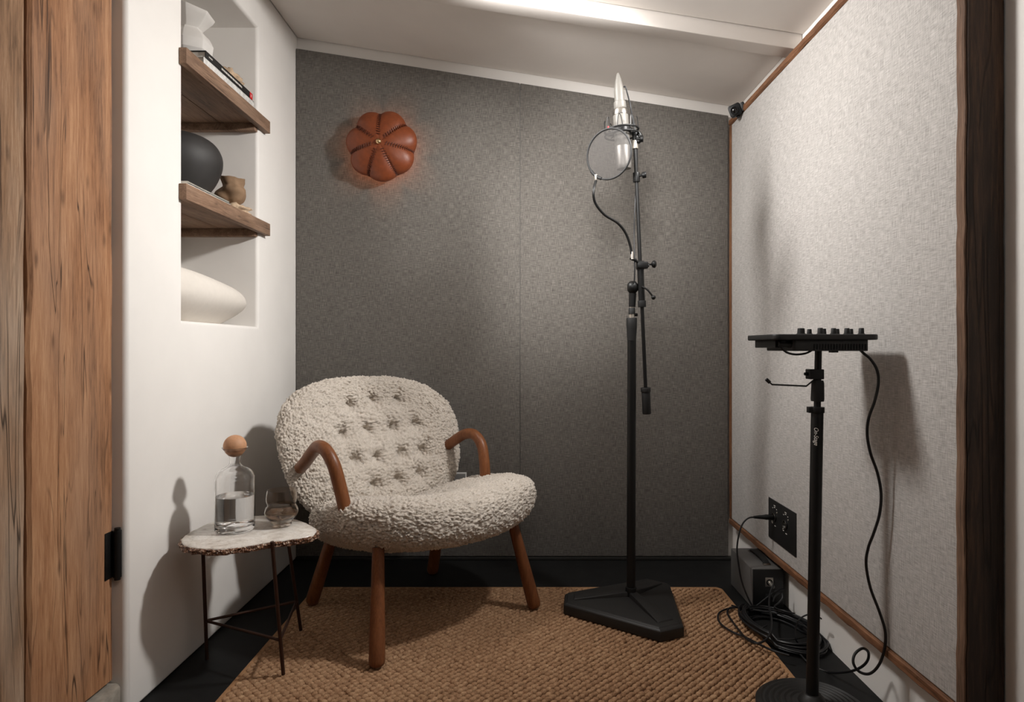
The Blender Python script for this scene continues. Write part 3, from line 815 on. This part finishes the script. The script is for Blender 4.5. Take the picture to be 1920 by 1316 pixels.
def carafe():
    cx, cy = -.835, 1.835
    t = thing('carafe', (cx, cy, ZT), 'clear glass carafe half full of water with wooden ball stopper', 'carafe')
    o_ = spline([(.0500, .000, 0), (.0535, .006, 0), (.0540, .03, 0), (.0540, .135, 0), (.0525, .155, 0), (.0430, .172, 0), (.0270, .181, 0), (.0165, .190, 0), (.0145, .202, 0), (.0180, .214, 0), (.0280, .228, 0), (.0355, .238, 0)], 6)
    w_ = .0022
    i_ = spline([(.0340, .238, 0), (.0262, .229, 0), (.0160, .215, 0), (.0123, .202, 0), (.0143, .1885, 0), (.0255, .1785, 0), (.0415, .1695, 0), (.0502, .153, 0), (.0516, .135, 0), (.0516, .03, 0), (.0500, .017, 0), (.045, .014, 0)], 6)
    prof = [(0, .003), (.040, .003), (.044, 0)]+[(p.x, p.y) for p in o_]+[(p.x, p.y) for p in i_]+[(0, .013)]
    MB().lathe(prof, (cx, cy, ZT), seg=48, cap=False).build('glass_body', M['glass'], t, weld=True, ang=60)
    wt = [(0, .0131), (.0448, .0142), (.0499, .0172), (.0514, .030), (.0514, .100), (0, .100)]
    MB().lathe(wt, (cx, cy, ZT), seg=48, cap=False).build('water', M['water'], t, weld=True, ang=40)
    bm = bmesh.new(); bmesh.ops.create_uvsphere(bm, u_segments=32, v_segments=20, radius=.0315)
    for v in bm.verts: v.co += Vector((cx, cy, ZT+.2425))
    me = bpy.data.meshes.new('stopper'); bm.to_mesh(me); bm.free(); smooth(link('stopper', me, M['cork'], t))
carafe()
def tumbler():
    cx, cy = -.7177, 1.880
    t = thing('tumbler', (cx, cy, ZT), 'smoked bubble-shaped tumbler with a little amber drink', 'glass')
    o_ = spline([(.0265, 0, 0), (.0290, .004, 0), (.0290, .014, 0), (.0345, .019, 0), (.0440, .030, 0), (.0475, .042, 0), (.0440, .055, 0), (.0395, .062, 0), (.0420, .070, 0), (.0435, .080, 0), (.0425, .092, 0), (.0400, .106, 0)], 6)
    i_ = spline([(.0388, .106, 0), (.0411, .092, 0), (.0420, .080, 0), (.0405, .070, 0), (.0380, .062, 0), (.0424, .054, 0), (.0458, .042, 0), (.0424, .031, 0), (.033, .022, 0), (.026, .0195, 0)], 6)
    prof = [(0, .001)]+[(p.x, p.y) for p in o_]+[(p.x, p.y) for p in i_]+[(0, .019)]
    MB().lathe(prof, (cx, cy, ZT), seg=48, cap=False).build('glass_body', M['smoke'], t, weld=True, ang=60)
    MB().lathe([(0, .0195), (.0258, .020), (.0328, .0226), (.0420, .0315), (.0452, .040), (0, .040)], (cx, cy, ZT), seg=40, cap=False).build('drink', M['drink'], t, weld=True, ang=40)
tumbler()

# ------------------------------------------------------------------ microphone stand
MX, MY = .373, 2.208
def mic_stand():
    t = thing('microphone_stand', (MX, MY, .013), 'tall black boom microphone stand on a heavy three-cornered base', 'stand')
    zb = .0132
    # base: triangle with cut corners, stepped rim, three raised ribs to the middle
    def hexa(R, cutw):
        out = []
        for k in range(3):
            a = math.radians(54+120*k); d = Vector((math.cos(a), math.sin(a))); n = Vector((-d.y, d.x))
            c = Vector((MX, MY))+d*R
            out += [c-n*cutw, c+n*cutw]
        return [(p.x, p.y) for p in out]
    rings = [(hexa(.232, .045), zb), (hexa(.232, .045), zb+.030), (hexa(.226, .043), zb+.036), (hexa(.222, .042), zb+.0365), (hexa(.219, .041), zb+.041)]
    v = []; f = []
    for pts, z in rings: v += [(x, y, z) for x, y in pts]
    for a in range(len(rings)-1):
        for i in range(6): f.append((a*6+i, a*6+(i+1) % 6, a*6+6+(i+1) % 6, a*6+6+i))
    f.append(tuple(range(5, -1, -1)))
    top = len(v); m0 = (len(rings)-1)*6
    inner = hexa(.020, .010); v += [(x, y, zb+.056) for x, y in inner]; f.append(tuple(top+i for i in range(6)))
    for i in range(6): f.append((m0+i, m0+(i+1) % 6, top+(i+1) % 6, top+i))
    base = MB().add(v, f).build('base', M['black_cast'], t, bevel=.002, seg=2, ang=25)
    for k in range(3):
        a = math.radians(54+120*k); d = Vector((math.cos(a), math.sin(a), 0)); n = Vector((-d.y, d.x, 0)); c = Vector((MX, MY, 0))
        w0, w1 = .016, .036
        A = [c-n*w0+d*.0, c+n*w0+d*.0, c+d*.205+n*w1, c+d*.205-n*w1]
        zz = (zb+.074, zb+.074, zb+.047, zb+.047); zl = (zb+.03,)*4
        vv = [(p.x, p.y, q) for p, q in zip(A, zl)]; A2 = [c-n*w0*.8, c+n*w0*.8, c+d*.196+n*w1*.80, c+d*.196-n*w1*.80]
        vv += [(p.x, p.y, q) for p, q in zip(A2, zz)]
        MB().add(vv, [(0,3,2,1),(4,5,6,7),(0,1,5,4),(1,2,6,5),(2,3,7,6),(3,0,4,7)]).build('rib', M['black_cast'], base, bevel=.0025, seg=2, ang=25)
    MB().cyl((MX, MY, zb+.055), (MX, MY, zb+.086), .0195).build('socket', M['black'], t, bevel=.002)
    MB().cyl((MX, MY, zb+.08), (MX+.003, MY, .965), .0152, seg=24).build('pole', M['black'], t)
    MB().lathe([(.0155, 0), (.0158, .010), (.0182, .045), (.0188, .076), (.0172, .079), (.011, .079)], (MX+.0025, MY, .955), seg=24).build('clutch', M['rubber'], t)
    MB().cyl((MX+.003, MY, 1.03), (MX+.004, MY, 1.075), .0098).build('inner_tube', M['nickel'], t)
    MB().lathe([(.0115, 0), (.0115, .020), (.0100, .022)], (MX+.003, MY, 1.047), seg=20).build('collar', M['rubber'], t)
    MB().cyl((MX+.010, MY, 1.045), (MX+.023, MY, 1.045), .0055).build('set_screw', M['black'], t, bevel=.001)
    # swivel: knuckle disc, neck, T clamp, lever
    MB().cyl((MX+.004, MY, 1.072), (MX+.006, MY, 1.120), .0118, .0130).build('neck', M['black'], t)
    MB().lathe([(0, -.016), (.014, -.014), (.0215, -.006), (.0225, .004), (.020, .014), (.010, .022), (.010, .040)], (MX+.003, MY, 1.140), (.95, -.3, 0), 28).build('knuckle', M['black'], t)
    ba = Vector((.4275, 2.205, .700)); bb = Vector((.3805, 2.175, 1.640)); bd = (bb-ba)
    def B(k): return ba+bd*k
    MB().cyl(B(.03), B(.999), .0065, seg=16).build('boom', M['black'], t)
    MB().cyl(B(.395), B(.560), .0112, seg=20).build('boom_sleeve', M['black'], t)
    MB().cyl(B(.394), B(.418), .0140, seg=20).build('sleeve_collar', M['rubber'], t, bevel=.001)
    MB().cyl(B(.531), B(.562), .0138, seg=20).build('sleeve_collar', M['rubber'], t, bevel=.001)
    p = B(.545); MB().cyl(p+Vector((.008, -.004, 0)), p+Vector((.026, -.006, -.002)), .0080).build('clamp_screw', M['black'], t, bevel=.001)
    MB().lathe([(.0135, 0), (.0150, .003), (.0150, .080), (.0135, .084)], B(0), bd, 22).build('counterweight', M['rubber'], t)
    MB().cyl(B(.082), B(.098), .0172, seg=22).build('weight_collar', M['rubber'], t, bevel=.001)
    p = B(.468); le = [p+Vector((.0, -.012, 0)), p+Vector((.018, -.020, -.012)), p+Vector((.038, -.022, -.038))]
    MB().tube(spline(le, 5), .0032, 8).build('lever', M['black'], t)
    bm = bmesh.new(); bmesh.ops.create_uvsphere(bm, u_segments=16, v_segments=10, radius=.0078)
    for v_ in bm.verts: v_.co += le[-1]
    me = bpy.data.meshes.new('lever_ball'); bm.to_mesh(me); bm.free(); smooth(link('lever_ball', me, M['black'], t))
    # upper boom clamp with thumb knob, chrome end
    p = B(.868); MB().cyl(B(.850), B(.884), .0120).build('upper_clamp', M['black'], t, bevel=.001)
    MB().lathe([(.004, 0), (.004, .010), (.0105, .012), (.0110, .022), (.009, .025)], p+Vector((.008, -.004, .004)), (.95, -.3, .05), 18).build('thumb_knob', M['black'], t)
    MB().cyl(B(.970), B(.9995), .0108).build('chrome_collar', M['nickel'], t, bevel=.001)
    return B
B_ = mic_stand()
def mic():
    tip = Vector((.321, 2.165, 1.868)); bot = Vector((.343, 2.172, 1.540)); ax = (bot-tip); L_ = ax.length; ax.normalize()
    def A(k): return tip+ax*k
    t = thing('microphone', bot, 'silver studio microphone hanging upside down in a black spring cradle', 'microphone')
    pr = [(0, 0), (.0045, .003), (.010, .022), (.0150, .048), (.0168, .062), (.0172, .098)]
    MB().lathe(pr, tip, ax, 32).build('cable_end', M['mic_body'], t)
    MB().lathe([(.0165, 0), (.0205, .003), (.0212, .022), (.0205, .0245), (.0225, .027), (.0230, .030)], A(.097), ax, 32).build('tail_ring', M['mic_body'], t)
    MB().lathe([(.0232, 0), (.0262, .004), (.0265, .020), (.0240, .023)], A(.124), ax, 32).build('chrome_ring', M['chrome'], t)
    MB().lathe([(.0250, 0), (.0258, .002), (.0262, .105), (.0255, .108)], A(.144), ax, 36).build('body', M['mic_body'], t)
    MB().lathe([(.0262, 0), (.0268, .002), (.0268, .062), (.0262, .070), (.024, .0765), (0, .0785)], A(.2505), ax, 36, False).build('grille', M['mic_grille'], t, weld=True)
    # spring cradle
    u = Vector((1, 0, 0)); u = (u-ax*u.dot(ax)).normalized(); w2 = ax.cross(u)
    def ringpts(k, r, n=40): return [A(k)+r*(math.cos(2*PI*i/n)*u+math.sin(2*PI*i/n)*w2) for i in range(n)]
    sm_ = MB().tube(ringpts(.196, .0570), .0036, 8, True).tube(ringpts(.212, .0570), .0030, 8, True)
    cr = sm_.build('cradle_ring', M['black'], t)
    MB().lathe([(.0285, 0), (.0320, .002), (.0320, .018), (.0285, .020)], A(.186), ax, 36, True).build('cradle_sleeve', M['black'], t)
    for i in range(8):
        a = 2*PI*(i+.3)/8; d = math.cos(a)*u+math.sin(a)*w2; e = -math.sin(a)*u+math.cos(a)*w2
        pts = [A(.200)+d*.057-e*.009, A(.166)+d*.056-e*.005, A(.156)+d*.054, A(.166)+d*.056+e*.005, A(.200)+d*.057+e*.009]
        MB().tube(spline(pts, 4), .0013, 6).build('spring_wire', M['black'], cr)
        MB().tube([A(.205)+d*.030, A(.205)+d*.057], .0018, 6).build('elastic', M['black'], cr)
    # bracket to the boom
    e = B_(1.0)
    bk = MB().tube(spline([A(.204)+Vector((.056, 0, 0)), A(.216)+Vector((.062, 0, 0)), A(.234)+Vector((.054, 0, 0)), e+Vector((0, 0, .028)), e], 6), .0085, 12)
    bo = bk.build('mount_bracket', M['black'], t)
    MB().lathe([(.005, 0), (.006, .01), (.0115, .012), (.0115, .020), (.009, .022)], A(.226)+Vector((.050, -.004, 0)), (.97, -.2, 0), 16).build('mount_knob', M['black'], bo)
    MB().cyl(A(.192)+Vector((-.046, -.012, .0)), A(.186)+Vector((-.046, -.012, .0)), .0028).build('red_cap', M['red'], cr)
    return A
A_ = mic()
# microphone cable
pts = [A_(.055)+Vector((.010, 0, 0)), A_(.050)+Vector((.022, .002, .004)), at(1176, 174, 2.17), at(1182, 198, 2.17), at(1186, 222, 2.18), at(1193, 262, 2.185), at(1195, 300, 2.195), at(1193, 340, 2.198), at(1190, 400, 2.20), at(1189, 450, 2.185), at(1190, 500, 2.182), at(1189.5, 528, 2.185)]
o = MB().tube(spline(pts, 6), .0026, 8).build('microphone_cable', M['cable']); tag(o, 'thin black cable looping from the microphone down along the boom', 'cable')

def pop_filter():
    c = at(1141.4, 288.7, 2.055); nrm = Vector((-.58, -.80, -.08)).normalized()
    t = thing('pop_filter', c, 'round grey nylon pop filter on a black gooseneck before the microphone', 'pop filter')
    u = Vector((0, 0, 1)); u = (u-nrm*u.dot(nrm)).normalized(); v = nrm.cross(u); R = .0800
    ring = [c+R*(math.cos(2*PI*i/64)*u+math.sin(2*PI*i/64)*v) for i in range(64)]
    MB().tube(ring, .0032, 10, True).build('hoop', M['rubber'], t)
    MB().add([c]+ring, [(0, i+1, (i+1) % 64+1) for i in range(64)]).build('screen', M['gauze'], t, sm=False)
    low = c-u*R*.93+v*R*.24
    # find the point of the hoop nearest the photo's clip
    best = min(range(64), key=lambda i: (ring[i]-at(1117, 331, ring[i].y)).length); q = ring[best]
    MB().tube([ring[(best+k) % 64] for k in range(-3, 4)], .0052, 10).build('hoop_clip', M['rubber'], t)
    MB().cyl(q+Vector((0, -.002, .004)), q+Vector((.001, 0, -.016)), .0052).build('clip_post', M['nickel'], t, bevel=.001)
    g = [q+Vector((.001, 0, -.014)), at(1113, 358, 2.062), at(1116, 380, 2.075), at(1133, 402, 2.10), at(1158, 418, 2.125), at(1173, 437, 2.145), at(1182, 462, 2.158), at(1185, 482, 2.162)]
    MB().tube(spline(g, 10), .0044, 10).build('gooseneck', M['black'], t)
    e = at(1185, 484, 2.162)
    MB().cyl(e+Vector((0, 0, .022)), e+Vector((0, 0, -.004)), .0058).build('gooseneck_ferrule', M['nickel'], t)
    b0 = at(1201, 497, 2.185)
    MB().tube([e+Vector((-.006, 0, 0)), e+Vector((.012, .004, -.006)), b0+Vector((.0, -.006, 0)), b0+Vector((.028, -.006, -.002))], .0052, 8).build('clamp_arm', M['black'], t)
    MB().box((b0.x-.014, b0.y-.018, b0.z-.012), (b0.x+.024, b0.y+.016, b0.z+.010)).build('clamp_block', M['black'], t, bevel=.003)
    MB().lathe([(.0035, 0), (.0035, .014), (.010, .017), (.0130, .022), (.0125, .027), (.008, .031), (0, .032)], b0+Vector((.022, -.004, .002)), (.97, -.25, 0), 20, False).build('clamp_knob', M['black'], t, weld=True)
pop_filter()

# ------------------------------------------------------------------ interface stand, mixer
SX, SY = .729, 1.604
def table_stand():
    t = thing('equipment_stand', (SX, SY, 0), 'black round-based floor stand holding the audio mixer', 'stand')
    z0 = .0132
    pr = [(0, z0), (.132, z0), (.135, z0+.003), (.135, z0+.010), (.130, z0+.0145)]
    for r in (.122, .108, .094, .080, .066, .052): pr += [(r+.004, z0+.016+(.122-r)*.06), (r, z0+.0195+(.122-r)*.06), (r-.005, z0+.0165+(.122-r)*.06)]
    pr += [(.034, z0+.024), (.030, z0+.034), (.020, z0+.044), (0, z0+.044)]
    MB().lathe(pr, (SX, SY, 0), seg=64, cap=False).build('base', M['black_cast'], t, weld=True, ang=30)
    top = Vector((.7445, 1.604, .922)); bot = Vector((SX, SY, .045)); d = top-bot
    def K(z): return bot+d*((z-bot.z)/d.z)
    MB().cyl(K(.045), K(.770), .0148, seg=24).build('pole', M['black'], t)
    MB().cyl(K(.76), K(.930), .0084, seg=20).build('inner_tube', M['black'], t)
    MB().lathe([(.0150, 0), (.0160, .006), (.0150, .046), (.0130, .053), (.009, .053)], K(.795), d, 24).build('clutch', M['rubber'], t)
    p = K(.773); MB().cyl(K(.766), K(.781), .0172).box((p.x-.024, p.y-.008, .766), (p.x-.010, p.y+.008, .781)).build('pole_clamp', M['black'], t, bevel=.001)
    hb = K(.860)
    ha = MB().box((hb.x-.026, hb.y-.014, .851), (hb.x+.010, hb.y+.014, .876)).build('hook_bracket', M['black'], t, bevel=.002)
    MB().cyl((hb.x-.034, hb.y, .864), (hb.x-.026, hb.y, .864), .004).build('bracket_screw', M['black'], ha)
    hp = [(hb.x-.008, hb.y-.006, .853), (hb.x-.032, hb.y-.006, .8335), (hb.x-.118, hb.y-.006, .8375), (hb.x-.131, hb.y-.006, .849)]
    MB().tube(spline([Vector(p) for p in hp], 1), .0022, 8).build('headphone_hook', M['dark_metal'], t)
    MB().tube([(hb.x-.124, hb.y-.006, .8425), (hb.x-.133, hb.y-.006, .851)], .0045, 10).build('hook_tip', M['rubber'], t)
    # wordmark printed on the pole
    cu = bpy.data.curves.new('wordmark', 'FONT'); cu.body = 'On-Stage'; cu.size = .0150; cu.shear = .25; cu.align_x = 'CENTER'; cu.align_y = 'CENTER'
    tmp = bpy.data.objects.new('wordmark_tmp', cu); C.objects.link(tmp)
    dg = bpy.context.evaluated_depsgraph_get(); me = bpy.data.meshes.new_from_object(tmp.evaluated_get(dg)); bpy.data.objects.remove(tmp)
    c = K(.708); co = np.empty(len(me.vertices)*3, np.float32); me.vertices.foreach_get('co', co); co = co.reshape(-1, 3)
    xs, ys = co[:, 0]*.80, co[:, 1]
    a = ys/.0150-.55                                        # wrapped round the tube, reading downwards
    co2 = np.stack([c.x+.01505*np.sin(a), c.y-.01505*np.cos(a), c.z-xs], 1)
    me.vertices.foreach_set('co', co2.astype(np.float32).ravel()); me.update(); me.materials.clear()
    link('wordmark', me, M['print'], t)
table_stand()

def mixer():
    x0, x1, y0, y1 = .594, .848, 1.505, 1.700
    zc = .956
    t = thing('audio_mixer', (.721, 1.60, .922), 'flat black desktop audio mixer with rows of knobs on the floor stand', 'mixer')
    MB().prism(rrect(x0, y0, x1, y1, .020), .949, .9625).build('top_plate', M['dark_metal'], t, bevel=.003, seg=3)
    bd = MB().prism(rrect(x0+.050, y0+.012, x1-.022, y1-.012, .008), .9222, .9495).build('body', M['dark_metal'], t, bevel=.002)
    MB().box((x0+.014, y0+.030, .930), (x0+.052, y1-.03, .9495)).build('rear_panel', M['black'], t, bevel=.002)
    for i in range(19):
        x = x0+.100+i*.0068
        MB().box((x, y0+.0095, .9255), (x+.0034, y0+.0125, .939)).build('vent_rib', M['black'], bd, sm=False)
    MB().box((x0+.145, y0+.015, .9185), (x0+.160, y0+.035, .9225)).build('foot', M['rubber'], t, bevel=.001)
    def knob(px, y, r, h):
        x = (px-CX)/F*y
        MB().lathe([(r*1.3, 0), (r*1.3, .0012), (r, .0025), (r*.88, h-.001), (r*.75, h), (0, h)], (x, y, .9624), seg=20, cap=False).build('knob', M['rubber'], t, weld=True)
    for px, y, r, h in ((1502, 1.535, .0090, .0150), (1517.5, 1.545, .0058, .0130), (1538, 1.53, .0068, .0155), (1544, 1.59, .0068, .0155), (1563, 1.53, .0065, .015), (1569, 1.59, .0065, .015),
                        (1588, 1.53, .0065, .015), (1595, 1.59, .0065, .015), (1615, 1.54, .0066, .0155)): knob(px, y, r, h)
    # plug in the left side
    MB().cyl((x0+.052, 1.53, .936), (x0+.020, 1.53, .939), .0058, seg=14).build('plug', M['rubber'], t)
mixer()
pts = [at(1472, 640, 1.53), at(1464, 641, 1.53), at(1464, 650, 1.53), at(1475, 660.5, 1.53), at(1492, 664.5, 1.535), at(1512, 662, 1.54), at(1526, 654, 1.56)]
tag(MB().tube(spline(pts, 8), .0026, 8).build('power_cable', M['cable']), 'short black cable looping under the left end of the mixer', 'cable')
pts = [at(1612, 655, 1.56), (at(1620, 663, 1.55)), at(1632, 673, 1.545), at(1644, 693, 1.54), at(1647, 718, 1.54), at(1640, 752, 1.54), at(1629, 783, 1.545), at(1626, 814, 1.55), at(1632, 849, 1.55), at(1645, 886, 1.55),
       at(1652, 925, 1.55), at(1649, 964, 1.555), at(1638, 1000, 1.565), at(1628, 1027, 1.575), at(1624, 1058, 1.58), at(1632, 1102, 1.58), at(1649, 1147, 1.57), at(1660, 1185, 1.565), at(1658, 1219, 1.565), at(1647, 1248, 1.57),
       at(1630, 1263, 1.58), at(1611, 1259, 1.59), at(1600, 1243, 1.60), at(1603, 1226, 1.61), at(1617, 1215.6, 1.62), at(1628, 1222.5, 1.635), at(1626.7, 1238, 1.65), at(1614, 1251, 1.67), at(1592, 1259, 1.72), at(1560, 1261, 1.80), at(1538, 1255, 1.836), at(1515, 1242, 1.86), at(1500, 1226, 1.90)]
tag(MB().tube(spline(pts, 8), .0034, 10).build('mixer_cable', M['cable']), 'long black cable wavering from the mixer down to the floor with one curl', 'cable')

# ------------------------------------------------------------------ wall connector plate, box, cables on the floor
def plate():
    t = thing('connector_plate', (XP, 2.208, .238), 'black audio connector plate on the pale cloth panel', 'plate')
    MB().box((XP-.004, 2.092, .239), (XP-.0002, 2.325, .384)).build('plate', M['dark_metal'], t, bevel=.0012)
    for y in (2.172, 2.268):
        j = MB().lathe([(.0175, 0), (.0180, .003), (.0150, .005), (.0150, .0015), (0, .0015)], (XP-.0035, y, .325), (-1, 0, 0), 28, False).build('jack', M['black'], t, weld=True)
        MB().lathe([(.0150, 0), (.0150, .0062), (.0135, .0062), (.0135, .0005)], (XP-.0035, y, .325), (-1, 0, 0), 28, False).build('jack_ring', M['chrome'], j)
        for q in range(3):
            a = 2*PI*q/3+.5; MB().cyl((XP-.004, y+.006*math.cos(a), .325+.006*math.sin(a)), (XP-.008, y+.006*math.cos(a), .325+.006*math.sin(a)), .0012, seg=8).build('pin', M['nickel'], j)
        for dy, dz in ((-.021, .021), (.021, -.021)):
            MB().lathe([(.0035, 0), (.0030, .0015), (0, .002)], (XP-.0038, y+dy, .325+dz), (-1, 0, 0), 10, False).build('screw', M['nickel'], t)
        for k, (dy, dz, wd) in enumerate(((-.008, .040, .014), (-.006, .034, .010), (.012, .029, .007), (-.022, .030, .006), (.014, -.026, .009), (-.012, -.031, .012))):
            MB().box((XP-.0046, y+dy, .325+dz), (XP-.0039, y+dy+wd, .325+dz+.0022)).build('print', M['print'], t, sm=False)
plate()
def xlr():
    t = thing('plug_cable', (.83, 2.268, .02), 'black cable plugged into the wall plate and dropping beside the grey box', 'cable')
    MB().lathe([(.0085, 0), (.0095, .002), (.0095, .032), (.0082, .036), (.0060, .060), (.0042, .075)], (XP-.004, 2.268, .325), (-1, 0, 0), 20).build('plug', M['black'], t)
    pts = [Vector((XP-.070, 2.268, .325)), at(1404, 971, 2.262), at(1393, 981, 2.26), at(1386, 1000, 2.255), at(1382, 1028, 2.25), at(1385, 1060, 2.24), at(1393, 1097, 2.23), at(1410, 1135, 2.218), Vector((.815, 2.19, .016))]
    MB().tube(spline(pts, 8), .0030, 8).build('cord', M['cable'], t)
xlr()
def box():
    x0, x1, y0, y1, z1 = .812, .925, 2.256, 2.490, .145
    t = thing('power_supply', ((x0+x1)/2, (y0+y1)/2, 0), 'small grey metal equipment box with top handle on the floor under the panel', 'box')
    MB().box((x0, y0+.003, .003), (x1, y1, z1)).build('case', M['grey_metal'], t, bevel=.004, seg=3)
    fp = MB().box((x0+.003, y0-.001, .006), (x1-.003, y0+.004, z1-.003)).build('front_panel', M['dark_metal'], t, bevel=.001)
    for x in (x0+.014, x1-.014):
        for y in (y0+.02, y1-.02): MB().cyl((x, y, 0), (x, y, .004), .007, seg=12).build('foot', M['rubber'], t)
    xm = (x0+x1)/2+.010
    hd = MB().tube(spline([(xm, y0+.045, z1-.001), (xm, y0+.050, z1+.008), (xm, y0+.075, z1+.011), (xm, y1-.085, z1+.011), (xm, y1-.060, z1+.008), (xm, y1-.055, z1-.001)], 6), .0001, 4)
    def strap():
        pts = spline([(xm, y0+.040, z1+.002), (xm, y0+.060, z1+.010), (xm, y0+.10, z1+.0125), (xm, y1-.09, z1+.0125), (xm, y1-.06, z1+.010), (xm, y1-.045, z1+.002)], 6)
        v = []; f = []
        for p in pts: v += [(p.x-.011, p.y, p.z), (p.x+.011, p.y, p.z), (p.x+.011, p.y, p.z+.004), (p.x-.011, p.y, p.z+.004)]
        for i in range(len(pts)-1):
            for k in range(4):
                m = (k+1) % 4; f.append((i*4+k, i*4+m, i*4+4+m, i*4+4+k))
        f.append((3, 2, 1, 0)); n = (len(pts)-1)*4; f.append((n, n+1, n+2, n+3))
        return MB().add(v, f).build('handle', M['rubber'], t)
    ho = strap()
    for y in (y0+.040, y1-.045): MB().box((xm-.013, y-.008, z1-.001), (xm+.013, y+.008, z1+.005)).build('handle_cap', M['chrome'], ho, bevel=.0015)
    for xx, zz in ((x0+.060, .098), (x0+.060, .040)):
        j = MB().box((xx-.014, y0-.003, zz-.016), (xx+.014, y0-.0008, zz+.016)).build('socket_plate', M['nickel'] if zz > .06 else M['dark_metal'], fp, bevel=.001)
        MB().lathe([(.0105, 0), (.0112, .003), (.0085, .003), (.0085, .001), (0, .001)], (xx, y0-.003, zz), (0, -1, 0), 20, False).build('socket_ring', M['black'], fp, weld=True)
    MB().cyl((x0+.06, y0-.004, .098), (x0+.06, y0-.040, .094), .0070, .0055).build('plug', M['nickel'], fp)
box()
def coil():
    t = thing('cable_coil', (.83, 2.06, 0), 'thick coil of black cable lying on the floor beside the grey box', 'cable')
    r = random.Random(5); pts = []
    turns = 13; per = 44
    cx, cy = .832, 2.062
    off = [(r.uniform(-.012, .012), r.uniform(-.014, .014), r.uniform(.080, .118), r.uniform(0, 1)) for _ in range(turns+1)]
    for i in range(turns*per+1):
        k = i/per; a = -2*PI*k; q = min(int(k), turns-1); f_ = k-int(k); f_ = f_*f_*(3-2*f_)
        o0, o1 = off[q], off[q+1]
        ox = o0[0]+(o1[0]-o0[0])*f_; oy = o0[1]+(o1[1]-o0[1])*f_; R = o0[2]+(o1[2]-o0[2])*f_
        lay = (q % 5)*.0062
        x = cx+ox+R*.96*math.cos(a)-.25*R*math.sin(a)*.8; y = cy+oy+R*1.42*math.sin(a)
        z = .0042+lay+.004*(1+math.sin(a*2+q))*.6
        x = min(x, XR-.006); 
        if x < .770: z += .0135
        if y > 2.244: y = 2.244-.1*(y-2.244)
        pts.append((x, y, z))
    MB().tube(pts, .0038, 8).build('windings', M['cable'], t)
    # loops that stray from the coil
    def fl(px, py, z=.019):
        return at(px, py, (EYE-z)*F/(py-CY))
    def stray(P, rad=.0034, n=7): MB().tube(spline(P, n), rad, 8).build('stray_loop', M['cable'], t)
    stray([fl(1455, 1150, .03), fl(1420, 1144, .03), fl(1380, 1139), fl(1354, 1145), fl(1346, 1156), fl(1352, 1170), fl(1372, 1184), fl(1396, 1194), fl(1420, 1206, .026), fl(1450, 1220, .03), fl(1480, 1229, .03)])
    stray([fl(1384, 1138), fl(1368, 1140), fl(1364, 1150), fl(1374, 1166), fl(1386, 1182, .024), fl(1400, 1198, .03), fl(1418, 1206, .04), fl(1436, 1199, .045), fl(1445, 1182, .05), at(1446, 1158, 2.08), at(1442, 1134, 2.14), at(1444, 1112, 2.19), at(1450, 1096, 2.215)])
    stray([fl(1372, 1135, .02), fl(1392, 1140, .03), fl(1414, 1138, .03), at(1436, 1122, 2.205), at(1456, 1108, 2.205), at(1470, 1104, 2.21)], .003)
    stray([at(1449, 1128, 2.18), at(1453, 1118, 2.19), at(1464, 1110, 2.2), at(1467, 1120, 2.19), at(1460, 1130, 2.18), at(1452, 1138, 2.17), at(1470, 1146, 2.15), at(1490, 1150, 2.12)], .003)
    stray([at(1438, 1172, 2.04), at(1428, 1178, 2.03), at(1425, 1188, 2.02), at(1432, 1194, 2.00), at(1450, 1196, 1.99), at(1480, 1199, 1.97), at(1504, 1195, 1.97), at(1520, 1190, 1.98)], .0024)
    stray([at(1540, 1160, 1.93), at(1528, 1152, 1.96), at(1512, 1153, 1.97), at(1498, 1162, 1.97), at(1492, 1178, 1.97), at(1492, 1198, 1.96), at(1500, 1210, 1.96)], .0024)
coil()

# small black camera perched on the panel's top rail
def webcam():
    c = at(1379, 207, 2.62); t = thing('small_camera', (c.x, c.y, 1.927), 'tiny black camera perched on the far end of the top rail', 'camera')
    fd = Vector((-.45, -.86, -.22)).normalized(); right = fd.cross(Vector((0, 0, 1))).normalized(); up = right.cross(fd)
    ra = math.radians(17); right = -right; up = fd.cross(right); right, up = right*math.cos(ra)+up*math.sin(ra), up*math.cos(ra)-right*math.sin(ra)
    Mx = Matrix((right, up, fd)).transposed()
    def put(mb): mb.v = [tuple(c+Mx @ Vector(p)) for p in mb.v]; return mb
    put(MB().prism(rrect(-.024, -.024, .024, .024, .008), -.018, .016)).build('body', M['black'], t, bevel=.002)
    put(MB().box((.0245, -.018, -.014), (.040, .018, .014))).build('side_module', M['dark_metal'], t, bevel=.002)
    put(MB().lathe([(.017, 0), (.0175, .004), (.0145, .0045), (.013, .001), (0, .001)], (-.002, 0, .0155), (0, 0, 1), 28, False)).build('lens_ring', M['black'], t, weld=True)
    put(MB().lathe([(.0120, 0), (.0095, .004), (.005, .0058), (0, .0062)], (-.002, 0, .0160), (0, 0, 1), 24, False)).build('lens', M['lens'], t)
    put(MB().box((-.004, -.033, -.008), (.008, -.024, .006))).build('clip', M['black'], t, bevel=.001)
webcam()
